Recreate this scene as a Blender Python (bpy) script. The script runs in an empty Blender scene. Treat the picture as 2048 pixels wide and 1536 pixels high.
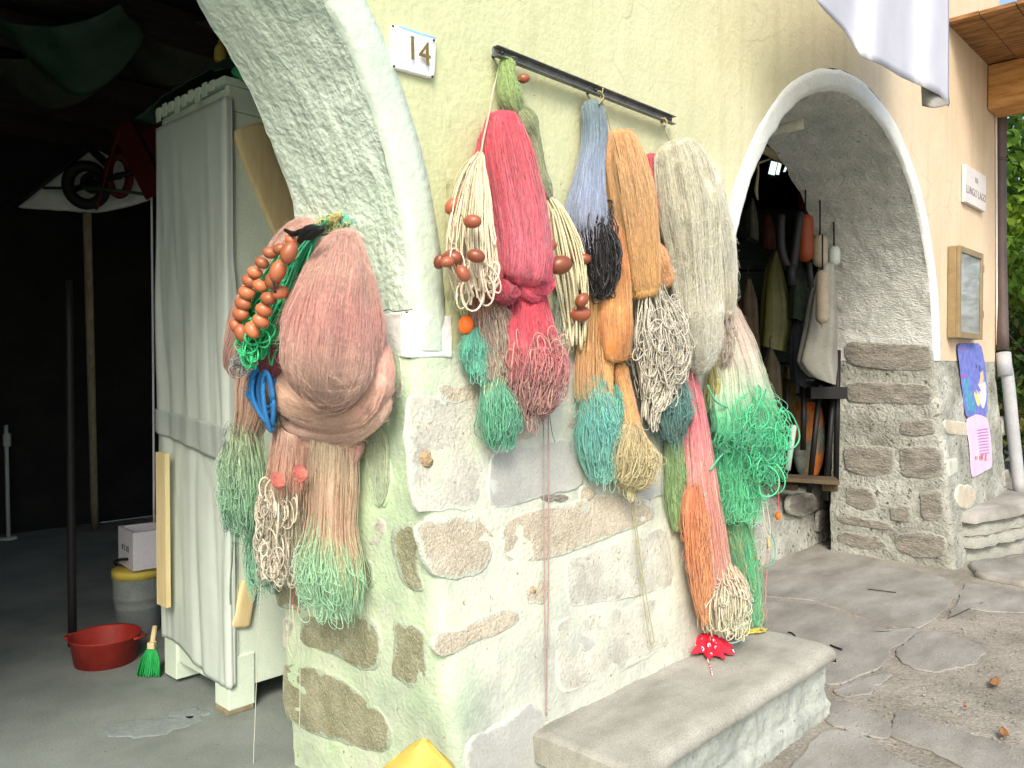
import bpy, bmesh, math, random
import numpy as np
from mathutils import Vector, noise as mnoise

rng = np.random.default_rng(7)
random.seed(7)
S = bpy.context.scene
COL = S.collection

# ------------------------------------------------------------------ camera
CAM = np.array([-1.664, -1.837, 1.45])
YAW = math.radians(43.5)
PITCH = math.atan(33 / 1630.0)
FOC = 1630.0
cd = bpy.data.cameras.new("camera")
cam = bpy.data.objects.new("camera", cd)
COL.objects.link(cam)
cam.location = CAM
cam.rotation_euler = (math.pi / 2 - PITCH, 0, YAW - math.pi / 2)
cd.sensor_width = 36
cd.lens = FOC / 2048 * 36
cd.clip_start = 0.05
cd.clip_end = 500
S.camera = cam

# ------------------------------------------------------------------ world, sun, exposure
SUN_EL, SUN_AZ = math.radians(40), math.radians(221)     # direction the light comes from, azimuth from +x towards +y
w = bpy.data.worlds.new("World"); S.world = w; w.use_nodes = True
nt = w.node_tree
bg = nt.nodes["Background"]
sky = nt.nodes.new("ShaderNodeTexSky")
sky.sky_type = 'NISHITA'; sky.sun_disc = False
sky.sun_elevation = SUN_EL
sky.sun_rotation = math.pi / 2 - SUN_AZ
sky.air_density = 1.0; sky.dust_density = 3.0; sky.ozone_density = 0.6
nt.links.new(sky.outputs[0], bg.inputs[0])
bg.inputs[1].default_value = 0.15
sl = bpy.data.lights.new("sun", 'SUN')
sl.energy = 1.5; sl.angle = math.radians(20); sl.color = (1.0, 0.93, 0.82)
so = bpy.data.objects.new("sun", sl); COL.objects.link(so)
sd = Vector((math.cos(SUN_EL) * math.cos(SUN_AZ), math.cos(SUN_EL) * math.sin(SUN_AZ), math.sin(SUN_EL)))
so.rotation_euler = sd.to_track_quat('Z', 'Y').to_euler()
so.location = (0, -6, 8)
S.view_settings.view_transform = 'Standard'
S.view_settings.look = 'None'
S.view_settings.exposure = 0.95
S.view_settings.gamma = 1.0
S.view_settings.use_curve_mapping = False
S.cycles.use_denoising = True
S.cycles.max_bounces = 6

# ------------------------------------------------------------------ measuring the photograph
FW = np.array([math.cos(YAW) * math.cos(PITCH), math.sin(YAW) * math.cos(PITCH), -math.sin(PITCH)])
RT = np.array([math.sin(YAW), -math.cos(YAW), 0.0])
UP = np.cross(RT, FW)

def ray(px, py):
    return FW + (px - 1024) / FOC * RT - (py - 768) / FOC * UP

def at_t(px, py, t):
    return CAM + t * ray(px, py)

def on_z(px, py, z=0.0):
    d = ray(px, py); return CAM + d * ((z - CAM[2]) / d[2])

def on_y(px, py, y):
    d = ray(px, py); return CAM + d * ((y - CAM[1]) / d[1])

def on_x(px, py, x):
    d = ray(px, py); return CAM + d * ((x - CAM[0]) / d[0])

ZS = 1.50           # springing height of both arches
RA = 1.58           # arch radius
T1, T2 = 0.77, 0.75
TA = 0.54           # depth of the left arch ring
XC1 = -1.71         # centre of the left arch
XJ = -.17           # left face of the pillar at the springing
XL, XR = 1.67, 4.72
XC2, RA2 = 3.195, 1.525
XE = 6.40           # end of the building

def bat(z):
    return 0.15 * min(max((ZS - z) / ZS, 0), 1.1)

def batj(z):
    return -XJ - 0.10 * min(max((ZS - z) / ZS, 0), 1.1)

def hitF(px, py, off=0.0):
    y = -off
    for _ in range(6):
        p = on_y(px, py, y); y = -bat(p[2]) - off
    return p

def hitJ(px, py, off=0.0):
    x = -off
    for _ in range(6):
        p = on_x(px, py, x); x = -batj(p[2]) - off
    return p

def depth(p):
    return float(np.dot(np.asarray(p) - CAM, FW))

# ------------------------------------------------------------------ materials
def _n(nt, t, **k):
    n = nt.nodes.new(t)
    for a, b in k.items():
        setattr(n, a, b)
    return n

def surf(name, stops, scale=4.0, rough=0.85, bump=0.3, bscale=60.0, fine=0.15, fscale=90.0, detail=6, speck=None,
         dist=0.02, coord='Object', stretch=(1, 1, 1), metal=0.0, sheen=0.0, spec=0.3, nd=0.0, b2=0.0, b2s=12.0, trans=0.0, rimc=None):
    m = bpy.data.materials.new(name); m.use_nodes = True
    nt = m.node_tree; L = nt.links.new
    bs = nt.nodes["Principled BSDF"]
    tc = _n(nt, "ShaderNodeTexCoord")
    mp = _n(nt, "ShaderNodeMapping"); mp.inputs['Scale'].default_value = stretch
    L(tc.outputs[coord], mp.inputs[0])
    n1 = _n(nt, "ShaderNodeTexNoise"); n1.inputs['Scale'].default_value = scale; n1.inputs['Detail'].default_value = detail
    n1.inputs['Roughness'].default_value = 0.6; n1.inputs['Distortion'].default_value = nd
    L(mp.outputs[0], n1.inputs['Vector'])
    cr = _n(nt, "ShaderNodeValToRGB")
    els = cr.color_ramp.elements
    while len(els) < len(stops):
        els.new(0.5)
    lo, hi = 0.3, 0.7
    for i, s in enumerate(stops):
        if len(s) == 4:
            els[i].position = s[3]
        else:
            els[i].position = lo + (hi - lo) * i / max(1, len(stops) - 1)
        els[i].color = (s[0], s[1], s[2], 1)
    L(n1.outputs['Fac'], cr.inputs[0])
    n2 = _n(nt, "ShaderNodeTexNoise"); n2.inputs['Scale'].default_value = fscale; n2.inputs['Detail'].default_value = 4
    n2.inputs['Roughness'].default_value = 0.7
    L(mp.outputs[0], n2.inputs['Vector'])
    mr = _n(nt, "ShaderNodeMapRange")
    mr.inputs[1].default_value = 0.3; mr.inputs[2].default_value = 0.7
    mr.inputs[3].default_value = 1 - fine; mr.inputs[4].default_value = 1 + fine
    L(n2.outputs['Fac'], mr.inputs[0])
    mx = _n(nt, "ShaderNodeVectorMath", operation='SCALE')
    L(cr.outputs[0], mx.inputs[0]); L(mr.outputs[0], mx.inputs['Scale'])
    out = mx.outputs[0]
    if speck:
        (sc_, th, c_) = speck
        n3 = _n(nt, "ShaderNodeTexNoise"); n3.inputs['Scale'].default_value = sc_; n3.inputs['Detail'].default_value = 2
        L(mp.outputs[0], n3.inputs['Vector'])
        r3 = _n(nt, "ShaderNodeMapRange"); r3.inputs[1].default_value = th; r3.inputs[2].default_value = th + 0.04
        L(n3.outputs['Fac'], r3.inputs[0])
        mm = _n(nt, "ShaderNodeMix", data_type='RGBA')
        L(r3.outputs[0], mm.inputs['Factor']); L(out, mm.inputs['A']); mm.inputs['B'].default_value = (*c_, 1)
        out = mm.outputs['Result']
    if rimc:      # lime mortar smeared over the edges of the stone
        m['rim'] = 1
        ra_ = _n(nt, "ShaderNodeAttribute"); ra_.attribute_name = 'rim'
        n6 = _n(nt, "ShaderNodeTexNoise"); n6.inputs['Scale'].default_value = 17; n6.inputs['Detail'].default_value = 6; L(mp.outputs[0], n6.inputs['Vector'])
        m1 = _n(nt, "ShaderNodeMath", operation='MULTIPLY_ADD'); L(n6.outputs['Fac'], m1.inputs[0]); m1.inputs[1].default_value = 1.9; L(ra_.outputs['Fac'], m1.inputs[2])
        m2 = _n(nt, "ShaderNodeMapRange"); m2.inputs[1].default_value = 1.45; m2.inputs[2].default_value = 1.62; L(m1.outputs[0], m2.inputs[0])
        m3 = _n(nt, "ShaderNodeMix", data_type='RGBA'); L(m2.outputs[0], m3.inputs['Factor']); L(out, m3.inputs['A']); m3.inputs['B'].default_value = (*rimc, 1)
        out = m3.outputs['Result']
    L(out, bs.inputs['Base Color'])
    bs.inputs['Roughness'].default_value = rough
    bs.inputs['Metallic'].default_value = metal
    bs.inputs['Specular IOR Level'].default_value = spec
    bs.inputs['Sheen Weight'].default_value = sheen
    if trans:
        bs.inputs['Transmission Weight'].default_value = trans
    if bump:
        bp = _n(nt, "ShaderNodeBump"); bp.inputs['Strength'].default_value = bump; bp.inputs['Distance'].default_value = dist
        n4 = _n(nt, "ShaderNodeTexNoise"); n4.inputs['Scale'].default_value = bscale; n4.inputs['Detail'].default_value = 5
        L(mp.outputs[0], n4.inputs['Vector'])
        h = n4.outputs['Fac']
        if b2:
            n5 = _n(nt, "ShaderNodeTexNoise"); n5.inputs['Scale'].default_value = b2s; n5.inputs['Detail'].default_value = 3
            n5.inputs['Distortion'].default_value = 1.0
            L(mp.outputs[0], n5.inputs['Vector'])
            ma = _n(nt, "ShaderNodeMath", operation='MULTIPLY_ADD')
            L(n5.outputs['Fac'], ma.inputs[0]); ma.inputs[1].default_value = b2; L(h, ma.inputs[2])
            h = ma.outputs[0]
        L(h, bp.inputs['Height']); L(bp.outputs[0], bs.inputs['Normal'])
    return m

def flat(name, c, rough=0.6, metal=0.0, var=0.12, bump=0.1, **k):
    return surf(name, [tuple(v * (1 - var) for v in c), tuple(min(1, v * (1 + var)) for v in c)], scale=k.pop('scale', 8), rough=rough,
                metal=metal, bump=bump, bscale=k.pop('bscale', 80), fine=k.pop('fine', 0.08), dist=k.pop('dist', 0.004), **k)

M = {}
# wall paint: yellow limewash, greenish cast at the near end and warm light at the far end painted into its colour
def yellow_plaster():
    m = surf('yellow_plaster', [(.53, .53, .37), (.59, .585, .43), (.64, .63, .48)], scale=1.3, rough=.9, bump=.28, bscale=60, b2=.7, b2s=16,
             fine=.05, fscale=30, speck=(38, .735, (.30, .26, .17)), dist=.012)
    nt = m.node_tree; L = nt.links.new
    bs = nt.nodes["Principled BSDF"]
    old = bs.inputs['Base Color'].links[0].from_socket
    ge = _n(nt, "ShaderNodeNewGeometry"); sx = _n(nt, "ShaderNodeSeparateXYZ"); L(ge.outputs['Position'], sx.inputs[0])
    nz = _n(nt, "ShaderNodeTexNoise"); nz.inputs['Scale'].default_value = .8; L(ge.outputs['Position'], nz.inputs['Vector'])
    ad = _n(nt, "ShaderNodeMath", operation='MULTIPLY_ADD'); L(nz.outputs['Fac'], ad.inputs[0]); ad.inputs[1].default_value = 1.6; L(sx.outputs[0], ad.inputs[2])
    az = _n(nt, "ShaderNodeMath", operation='MULTIPLY_ADD'); L(sx.outputs[2], az.inputs[0]); az.inputs[1].default_value = -.55; L(ad.outputs[0], az.inputs[2])
    r = _n(nt, "ShaderNodeMapRange"); r.inputs[1].default_value = -.5; r.inputs[2].default_value = 3.6; L(az.outputs[0], r.inputs[0])
    cr = _n(nt, "ShaderNodeValToRGB"); e = cr.color_ramp.elements
    e[0].position = 0; e[0].color = (.90, .98, .78, 1); e[1].position = .35; e[1].color = (1.0, 1.0, .88, 1)
    x = e.new(.75); x.color = (1.08, .94, .92, 1); x = e.new(1); x.color = (1.12, .90, .86, 1)
    L(r.outputs[0], cr.inputs[0])
    mm = _n(nt, "ShaderNodeMix", data_type='RGBA', blend_type='MULTIPLY'); mm.inputs['Factor'].default_value = 1
    L(old, mm.inputs['A']); L(cr.outputs[0], mm.inputs['B'])
    # rain streaks and hairline cracks
    mp = _n(nt, "ShaderNodeMapping"); mp.inputs['Scale'].default_value = (9, 1, .7); L(ge.outputs['Position'], mp.inputs[0])
    n2 = _n(nt, "ShaderNodeTexNoise"); n2.inputs['Scale'].default_value = 1; n2.inputs['Detail'].default_value = 7; L(mp.outputs[0], n2.inputs['Vector'])
    r2 = _n(nt, "ShaderNodeMapRange"); r2.inputs[1].default_value = .50; r2.inputs[2].default_value = .78; r2.inputs[3].default_value = 1; r2.inputs[4].default_value = .86; L(n2.outputs['Fac'], r2.inputs[0])
    n3 = _n(nt, "ShaderNodeTexNoise"); n3.inputs['Scale'].default_value = 3; n3.inputs['Detail'].default_value = 5; L(ge.outputs['Position'], n3.inputs['Vector'])
    vm = _n(nt, "ShaderNodeMix", data_type='VECTOR'); vm.inputs['Factor'].default_value = .18; L(ge.outputs['Position'], vm.inputs['A']); L(n3.outputs['Color'], vm.inputs['B'])
    vo = _n(nt, "ShaderNodeTexVoronoi", feature='DISTANCE_TO_EDGE'); vo.inputs['Scale'].default_value = 2.0; L(vm.outputs['Result'], vo.inputs['Vector'])
    r3 = _n(nt, "ShaderNodeMapRange"); r3.inputs[1].default_value = .0; r3.inputs[2].default_value = .008; r3.inputs[3].default_value = .78; r3.inputs[4].default_value = 1; L(vo.outputs['Distance'], r3.inputs[0])
    n4 = _n(nt, "ShaderNodeTexNoise"); n4.inputs['Scale'].default_value = 1.3; L(ge.outputs['Position'], n4.inputs['Vector'])
    r4 = _n(nt, "ShaderNodeMapRange"); r4.inputs[1].default_value = .54; r4.inputs[2].default_value = .60; L(n4.outputs['Fac'], r4.inputs[0])
    mxx = _n(nt, "ShaderNodeMix"); mxx.inputs['A'].default_value = 1; L(r4.outputs[0], mxx.inputs['Factor']); L(r3.outputs[0], mxx.inputs['B'])
    mu = _n(nt, "ShaderNodeMath", operation='MULTIPLY'); L(r2.outputs[0], mu.inputs[0]); L(mxx.outputs[0], mu.inputs[1])
    sv = _n(nt, "ShaderNodeVectorMath", operation='SCALE'); L(mm.outputs['Result'], sv.inputs[0]); L(mu.outputs[0], sv.inputs['Scale'])
    L(sv.outputs[0], bs.inputs['Base Color'])
    return m
M['yellow'] = yellow_plaster()
M['white_band'] = surf('white_limewash', [(.66, .70, .64), (.78, .80, .78)], scale=3, bump=.35, bscale=45, b2=1.2, b2s=10, fine=.04,
                       speck=(42, .78, (.40, .39, .33)), dist=.012)
M['mint_band'] = surf('mint_limewash_band', [(.50, .61, .50), (.60, .70, .59)], scale=3, bump=.3, bscale=45, b2=1.0, b2s=10, fine=.04, speck=(42, .76, (.40, .42, .34)), dist=.012)
M['mint'] = surf('mint_rough_plaster', [(.58, .71, .58), (.65, .78, .65), (.70, .82, .70)], scale=2.2, bump=.4, bscale=48, b2=.7, b2s=20,
                 fine=.05, fscale=60, dist=.028, speck=(30, .76, (.30, .30, .22)))
M['grey_reveal'] = surf('grey_rough_plaster', [(.44, .47, .43), (.54, .56, .52), (.63, .64, .60)], scale=5, bump=.55, bscale=60, b2=1.3, b2s=18,
                        fine=.10, fscale=60, dist=.02, stretch=(1, 1, 1.9), speck=(34, .70, (.16, .17, .13)))
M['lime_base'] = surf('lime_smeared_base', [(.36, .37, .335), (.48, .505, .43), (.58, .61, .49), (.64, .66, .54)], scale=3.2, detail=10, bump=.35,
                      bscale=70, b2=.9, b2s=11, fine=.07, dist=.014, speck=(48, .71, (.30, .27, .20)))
def greenish_left(m):  # pale green glow on the left side, put into the base colour
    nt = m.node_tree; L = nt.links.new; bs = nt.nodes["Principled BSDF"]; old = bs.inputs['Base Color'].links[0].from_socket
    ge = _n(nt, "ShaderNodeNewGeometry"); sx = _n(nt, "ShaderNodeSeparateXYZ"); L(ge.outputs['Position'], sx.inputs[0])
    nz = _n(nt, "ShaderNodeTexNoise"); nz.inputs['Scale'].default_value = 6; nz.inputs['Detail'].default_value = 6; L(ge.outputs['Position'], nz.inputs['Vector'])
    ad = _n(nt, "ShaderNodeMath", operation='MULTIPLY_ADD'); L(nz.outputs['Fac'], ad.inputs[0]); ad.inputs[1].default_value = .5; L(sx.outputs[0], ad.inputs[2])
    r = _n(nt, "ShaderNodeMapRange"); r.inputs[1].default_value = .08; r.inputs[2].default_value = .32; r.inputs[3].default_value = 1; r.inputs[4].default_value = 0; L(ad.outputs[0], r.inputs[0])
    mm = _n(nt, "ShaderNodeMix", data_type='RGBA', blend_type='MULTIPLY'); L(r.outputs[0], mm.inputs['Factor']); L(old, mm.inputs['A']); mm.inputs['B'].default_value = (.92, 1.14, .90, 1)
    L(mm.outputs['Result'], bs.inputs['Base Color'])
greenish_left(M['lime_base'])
M['lime_base_r'] = surf('lime_smeared_base_dark', [(.17, .17, .14), (.29, .30, .255), (.39, .40, .35), (.50, .51, .46)], scale=3.0, detail=9, bump=.7,
                        bscale=60, b2=2.2, b2s=9, fine=.16, fscale=45, dist=.02, speck=(26, .64, (.12, .12, .09)))  # darker lime tones for the right pillar and the low wall
M['granite'] = surf('tan_granite', [(.38, .35, .26), (.47, .42, .32), (.55, .50, .39)], scale=9, bump=.6, bscale=120, b2=1.2, b2s=25, fine=.3,
                    fscale=150, dist=.01, speck=(170, .60, (.60, .54, .44)), rimc=(.52, .56, .47))
M['granite_olive'] = surf('olive_granite', [(.22, .23, .14), (.31, .31, .20), (.40, .40, .28)], scale=9, bump=.6, bscale=120, b2=1.2, b2s=25,
                          fine=.3, fscale=150, dist=.01, speck=(170, .62, (.5, .48, .32)), rimc=(.44, .52, .40))
M['granite_grey'] = surf('grey_stone', [(.36, .37, .34), (.45, .46, .42)], scale=7, bump=.4, bscale=100, fine=.12, fscale=120, dist=.006, rimc=(.50, .53, .47))
M['schist'] = surf('brown_schist', [(.16, .15, .125), (.25, .235, .195), (.34, .315, .27)], scale=7, bump=.8, bscale=70, b2=1.5, b2s=16, fine=.3,
                   fscale=80, dist=.014, stretch=(1, 1, 2.5), speck=(80, .66, (.42, .40, .34)), rimc=(.34, .35, .30))
M['concrete'] = surf('concrete_floor', [(.15, .18, .165), (.23, .265, .245), (.30, .34, .32)], scale=1.6, detail=9, bump=.4, bscale=90, fine=.16,
                     fscale=120, dist=.006, speck=(60, .70, (.09, .09, .08)))
M['ground'] = surf('earthy_paving', [(.18, .165, .135), (.275, .255, .21), (.37, .345, .295)], scale=2.6, detail=10, bump=.7, bscale=70, b2=1.0,
                   b2s=12, fine=.28, fscale=80, dist=.012, speck=(75, .66, (.42, .38, .34)))
M['block_pale'] = surf('pale_limed_block', [(.36, .36, .31), (.50, .50, .42), (.62, .62, .52)], scale=7, detail=9, bump=.5, bscale=90, b2=1, b2s=16, fine=.14, dist=.01, speck=(60, .66, (.34, .30, .22)), rimc=(.56, .59, .50))
M['riser'] = surf('greenish_riser', [(.24, .27, .24), (.34, .37, .33), (.42, .45, .40)], scale=4, detail=9, bump=.5, bscale=60, b2=1, b2s=10, fine=.15, dist=.01, speck=(60, .68, (.16, .17, .14)))
M['flag'] = surf('flagstone', [(.20, .19, .165), (.28, .27, .24), (.36, .35, .32)], scale=2.4, detail=10, bump=.5, bscale=80, fine=.2, fscale=110,
                 dist=.008, stretch=(1, 2.5, 1), speck=(50, .68, (.13, .12, .10)))
M['step'] = surf('granite_step', [(.24, .24, .20), (.34, .335, .285), (.43, .42, .37)], scale=3, detail=9, bump=.45, bscale=130, fine=.26,
                 fscale=150, dist=.006, stretch=(1, 2.2, 1), speck=(140, .66, (.20, .18, .14)))
M['dark_room'] = surf('shaded_wall', [(.003, .004, .003), (.008, .010, .008), (.015, .018, .014)], scale=2.5, bump=.6, bscale=20, fine=.3, dist=.02)  # near black, the shade of the room is put into the wall colour
M['dark_wood'] = surf('dark_timber', [(.02, .016, .012), (.05, .04, .028)], scale=5, stretch=(1, 8, 8), bump=.5)
M['eave_wood'] = surf('brown_eave_timber', [(.11, .055, .02), (.26, .13, .045), (.40, .22, .09)], scale=5, detail=9, stretch=(7, 1.2, 7), bump=.5,
                      bscale=40, fine=.2, dist=.008)
M['orange_wood'] = surf('orange_beam_timber', [(.36, .16, .045), (.55, .28, .09), (.66, .38, .15)], scale=4, stretch=(7, 1, 7), bump=.4, bscale=30,
                        fine=.15, dist=.006)
M['pine'] = surf('pale_pine', [(.62, .50, .24), (.72, .60, .32), (.76, .66, .40)], scale=3, stretch=(9, 9, 1.0), bump=.2, bscale=30, fine=.08, dist=.003)
M['grey_wood'] = surf('weathered_wood', [(.20, .17, .10), (.32, .28, .18)], scale=5, stretch=(6, 6, 1), bump=.3, fine=.15, dist=.004)
M['grey_pole'] = surf('silvered_pole', [(.34, .35, .27), (.48, .49, .40)], scale=6, stretch=(3, 3, 1), bump=.4, bscale=30, fine=.15, dist=.006)
M['cab_white'] = flat('white_painted_board', (.68, .80, .66), rough=.5, var=.05)
M['tarp'] = surf('grey_white_sheet', [(.50, .58, .52), (.60, .68, .62)], scale=2, rough=.55, bump=.15, bscale=30, fine=.03, dist=.006)
M['tarp_dark'] = surf('grey_hem', [(.38, .44, .41), (.44, .50, .46)], scale=3, rough=.6, bump=.1, fine=.03)
M['dark_green'] = surf('dark_green_cover', [(.02, .05, .03), (.045, .09, .055)], scale=4, rough=.6, bump=.3, bscale=20)
M['green_bright'] = flat('bright_green_cloth', (.03, .30, .12))
M['yellow_obj'] = surf('yellow_oilcloth', [(.52, .37, .07), (.64, .48, .12)], scale=5, rough=.55, bump=.3, bscale=25, fine=.05, dist=.01)
M['steel'] = surf('dull_steel_rail', [(.15, .15, .15), (.26, .26, .25)], scale=14, rough=.5, metal=.4, bump=.2, bscale=90, stretch=(1, 1, 1), fine=.2)
M['tile_white'] = flat('enamel_white', (.88, .89, .90), rough=.3, var=.02, fine=.02)
M['ink_gold'] = flat('faded_bronze_paint', (.17, .13, .035), rough=.5, var=.3, scale=60)
M['blue_pen'] = flat('faded_blue_paint', (.32, .55, .78), rough=.5, var=.2, scale=50)
M['curtain'] = surf('white_canvas', [(.46, .475, .54), (.54, .555, .62)], scale=3, rough=.8, bump=.25, bscale=160, fine=.03, dist=.003)
M['curtain_grey'] = surf('grey_canvas', [(.24, .235, .21), (.30, .295, .26)], scale=4, rough=.8, bump=.2)
M['marble'] = surf('pale_marble', [(.60, .58, .57), (.70, .67, .65)], scale=6, rough=.5, bump=.1, fine=.05)
M['ink_grey'] = flat('weathered_grey_letter', (.22, .20, .21), var=.3, scale=50)
M['bronze_frame'] = surf('tan_metal_frame', [(.24, .18, .09), (.34, .26, .14)], scale=10, rough=.45, metal=.2, bump=.1)
M['case_paper'] = surf('paper_board', [(.62, .66, .74), (.78, .78, .78), (.86, .84, .80)], scale=5, rough=.7, bump=.0, fine=.04)
M['glass'] = None
g = bpy.data.materials.new('clear_glass'); g.use_nodes = True
b = g.node_tree.nodes["Principled BSDF"]; b.inputs['Roughness'].default_value = .04; b.inputs['Transmission Weight'].default_value = 1
b.inputs['IOR'].default_value = 1.45; b.inputs['Base Color'].default_value = (.95, .97, .96, 1)
M['glass'] = g
M['pipe_brown'] = surf('brown_painted_pipe', [(.07, .052, .048), (.12, .09, .082)], scale=10, rough=.45, bump=.1, stretch=(1, 1, .3))
M['pipe_grey'] = surf('grey_plastic_pipe', [(.34, .36, .38), (.44, .45, .46)], scale=5, rough=.5, bump=.08)
M['bark'] = surf('bark', [(.05, .035, .02), (.10, .075, .045)], scale=9, stretch=(3, 3, 1), bump=.6)
M['red_plastic'] = surf('red_plastic', [(.26, .02, .015), (.40, .045, .03)], scale=7, rough=.55, bump=.1)
M['green_plastic'] = surf('green_bristles', [(.01, .30, .06), (.03, .46, .12)], scale=30, rough=.5, bump=.3, stretch=(4, 4, .5))
M['yellow_plastic'] = flat('yellow_plastic', (.55, .45, .08), rough=.4)
M['bucket_grey'] = surf('translucent_grey_bucket', [(.17, .20, .19), (.24, .27, .26)], scale=5, rough=.35, bump=.1)
M['poly_white'] = flat('white_polystyrene', (.62, .62, .66), rough=.8, var=.04, bscale=200)
M['black'] = flat('black_rubber', (.012, .012, .012), rough=.6)
M['dark_red'] = flat('dark_red_paint', (.10, .010, .008), rough=.5)
M['orange_buoy'] = surf('orange_buoy', [(.16, .03, .008), (.24, .05, .012)], scale=6, rough=.5, bump=.2)
M['float_brown'] = surf('brown_float_plastic', [(.27, .075, .035), (.36, .105, .055)], scale=25, rough=.33, bump=.05, fine=.1, spec=.5)
M['float_orange'] = surf('orange_float_plastic', [(.42, .13, .055), (.52, .18, .085)], scale=25, rough=.36, bump=.05, fine=.1, spec=.5)
M['float_bright'] = flat('bright_orange_float', (.80, .16, .02), rough=.4)
M['raincoat'] = surf('yellow_green_oilskin', [(.05, .055, .012), (.11, .11, .03)], scale=4, rough=.5, bump=.3, bscale=12)
M['coat'] = surf('grey_white_coat', [(.20, .20, .165), (.30, .30, .26)], scale=4, rough=.8, bump=.3, bscale=14)
M['beige_buoy'] = surf('beige_buoy', [(.28, .24, .17), (.36, .31, .23)], scale=8, rough=.6, bump=.2)
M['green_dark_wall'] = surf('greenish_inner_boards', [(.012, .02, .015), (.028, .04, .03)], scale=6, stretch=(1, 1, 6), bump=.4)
M['cardboard'] = surf('brown_board', [(.07, .05, .03), (.12, .09, .05)], scale=4, rough=.8)
M['black_iron'] = flat('black_iron', (.01, .01, .01), rough=.5)
M['red_cloth'] = flat('red_cloth', (.74, .02, .045), rough=.8, var=.05)
M['spot_white'] = flat('white_print', (.82, .84, .88), rough=.8, var=.02)
M['spot_blue'] = flat('blue_print', (.12, .22, .42), rough=.8, var=.1)
M['red_white_cord'] = surf('red_white_cord', [(.75, .05, .07, .45), (.85, .8, .8, .55)], scale=120, rough=.7, bump=0)
M['leaf_dry'] = surf('dry_leaf', [(.22, .10, .035), (.36, .19, .08)], scale=20, rough=.8)
M['rust'] = surf('rust_hole', [(.36, .24, .12), (.55, .44, .28)], scale=60, rough=.9, bump=.6, bscale=120)
M['soil'] = surf('dark_soil_patch', [(.05, .045, .025), (.12, .11, .06)], scale=14, rough=.95, bump=.6)
M['yellow_gauze'] = surf('pale_sill_stone', [(.40, .39, .35), (.55, .53, .48)], scale=9, bump=.6, bscale=50, fine=.2)
M['black_pot'] = surf('black_tar_tub', [(.035, .04, .045), (.09, .095, .10)], scale=8, rough=.6, bump=.4)
M['pink_cord'] = flat('pink_cord', (.85, .12, .16))
M['floor_blue'] = surf('worn_blue_paint', [(.21, .25, .245), (.27, .31, .30)], scale=12, rough=.8, bump=.2, fine=.2)
M['poster_blue'] = surf('poster_blue', [(.09, .12, .42), (.20, .24, .62)], scale=18, rough=.6, bump=0, fine=.05)
M['poster_teal'] = surf('poster_teal', [(.04, .20, .36), (.12, .36, .52)], scale=30, rough=.6, bump=0, fine=.05)
M['poster_pink'] = surf('poster_pink', [(.66, .44, .66), (.74, .54, .74)], scale=9, rough=.6, bump=0, fine=.04)
M['print_mauve'] = flat('mauve_print', (.42, .20, .44)); M['print_rust'] = flat('rust_print', (.45, .14, .06)); M['print_dark'] = flat('dark_print', (.07, .06, .10))
M['print_tan'] = flat('tan_print', (.75, .50, .28)); M['print_red'] = flat('red_print', (.70, .06, .07)); M['print_gold'] = flat('gold_print', (.78, .60, .20))
M['print_lilac'] = flat('lilac_print', (.62, .58, .85))
M['hook'] = flat('dark_hook', (.04, .04, .04), rough=.5, metal=.5)

for k_ in ('float_brown', 'float_orange'):       # no two floats faded alike
    m = M[k_]; nt = m.node_tree; bs = nt.nodes["Principled BSDF"]; old = bs.inputs['Base Color'].links[0].from_socket
    oi = _n(nt, "ShaderNodeObjectInfo"); mr = _n(nt, "ShaderNodeMapRange"); mr.inputs[3].default_value = .62; mr.inputs[4].default_value = 1.35
    nt.links.new(oi.outputs['Random'], mr.inputs[0]); sv = _n(nt, "ShaderNodeVectorMath", operation='SCALE')
    nt.links.new(old, sv.inputs[0]); nt.links.new(mr.outputs[0], sv.inputs['Scale']); nt.links.new(sv.outputs[0], bs.inputs['Base Color'])

def fibre_mat(name, rough=.8, sheen=.5, nscale=110, var=.14, tr=.30):
    m = bpy.data.materials.new(name); m.use_nodes = True
    nt = m.node_tree; L = nt.links.new; bs = nt.nodes["Principled BSDF"]
    at = _n(nt, "ShaderNodeAttribute"); at.attribute_name = "tint"
    tc = _n(nt, "ShaderNodeTexCoord")
    nz = _n(nt, "ShaderNodeTexNoise"); nz.inputs['Scale'].default_value = nscale; L(tc.outputs['Object'], nz.inputs['Vector'])
    mr = _n(nt, "ShaderNodeMapRange"); mr.inputs[1].default_value = .3; mr.inputs[2].default_value = .7
    mr.inputs[3].default_value = 1 - var; mr.inputs[4].default_value = 1 + var; L(nz.outputs['Fac'], mr.inputs[0])
    sc_ = _n(nt, "ShaderNodeVectorMath", operation='SCALE'); L(at.outputs['Color'], sc_.inputs[0]); L(mr.outputs[0], sc_.inputs['Scale'])
    L(sc_.outputs[0], bs.inputs['Base Color'])
    bs.inputs['Roughness'].default_value = rough; bs.inputs['Sheen Weight'].default_value = sheen; bs.inputs['Specular IOR Level'].default_value = .25
    tl = _n(nt, "ShaderNodeBsdfTranslucent"); L(sc_.outputs[0], tl.inputs[0])
    ms = _n(nt, "ShaderNodeMixShader"); ms.inputs[0].default_value = tr
    L(bs.outputs[0], ms.inputs[1]); L(tl.outputs[0], ms.inputs[2])
    L(ms.outputs[0], nt.nodes["Material Output"].inputs[0])
    return m
M['net'] = fibre_mat('nylon_net_fibre')
M['rope'] = fibre_mat('twisted_rope', nscale=320, var=.3, tr=.08, sheen=.15, rough=.7)

# ------------------------------------------------------------------ object helpers
def wloc(o):
    v = np.zeros(3)
    while o is not None:
        v += np.array(o.location); o = o.parent
    return v

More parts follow.
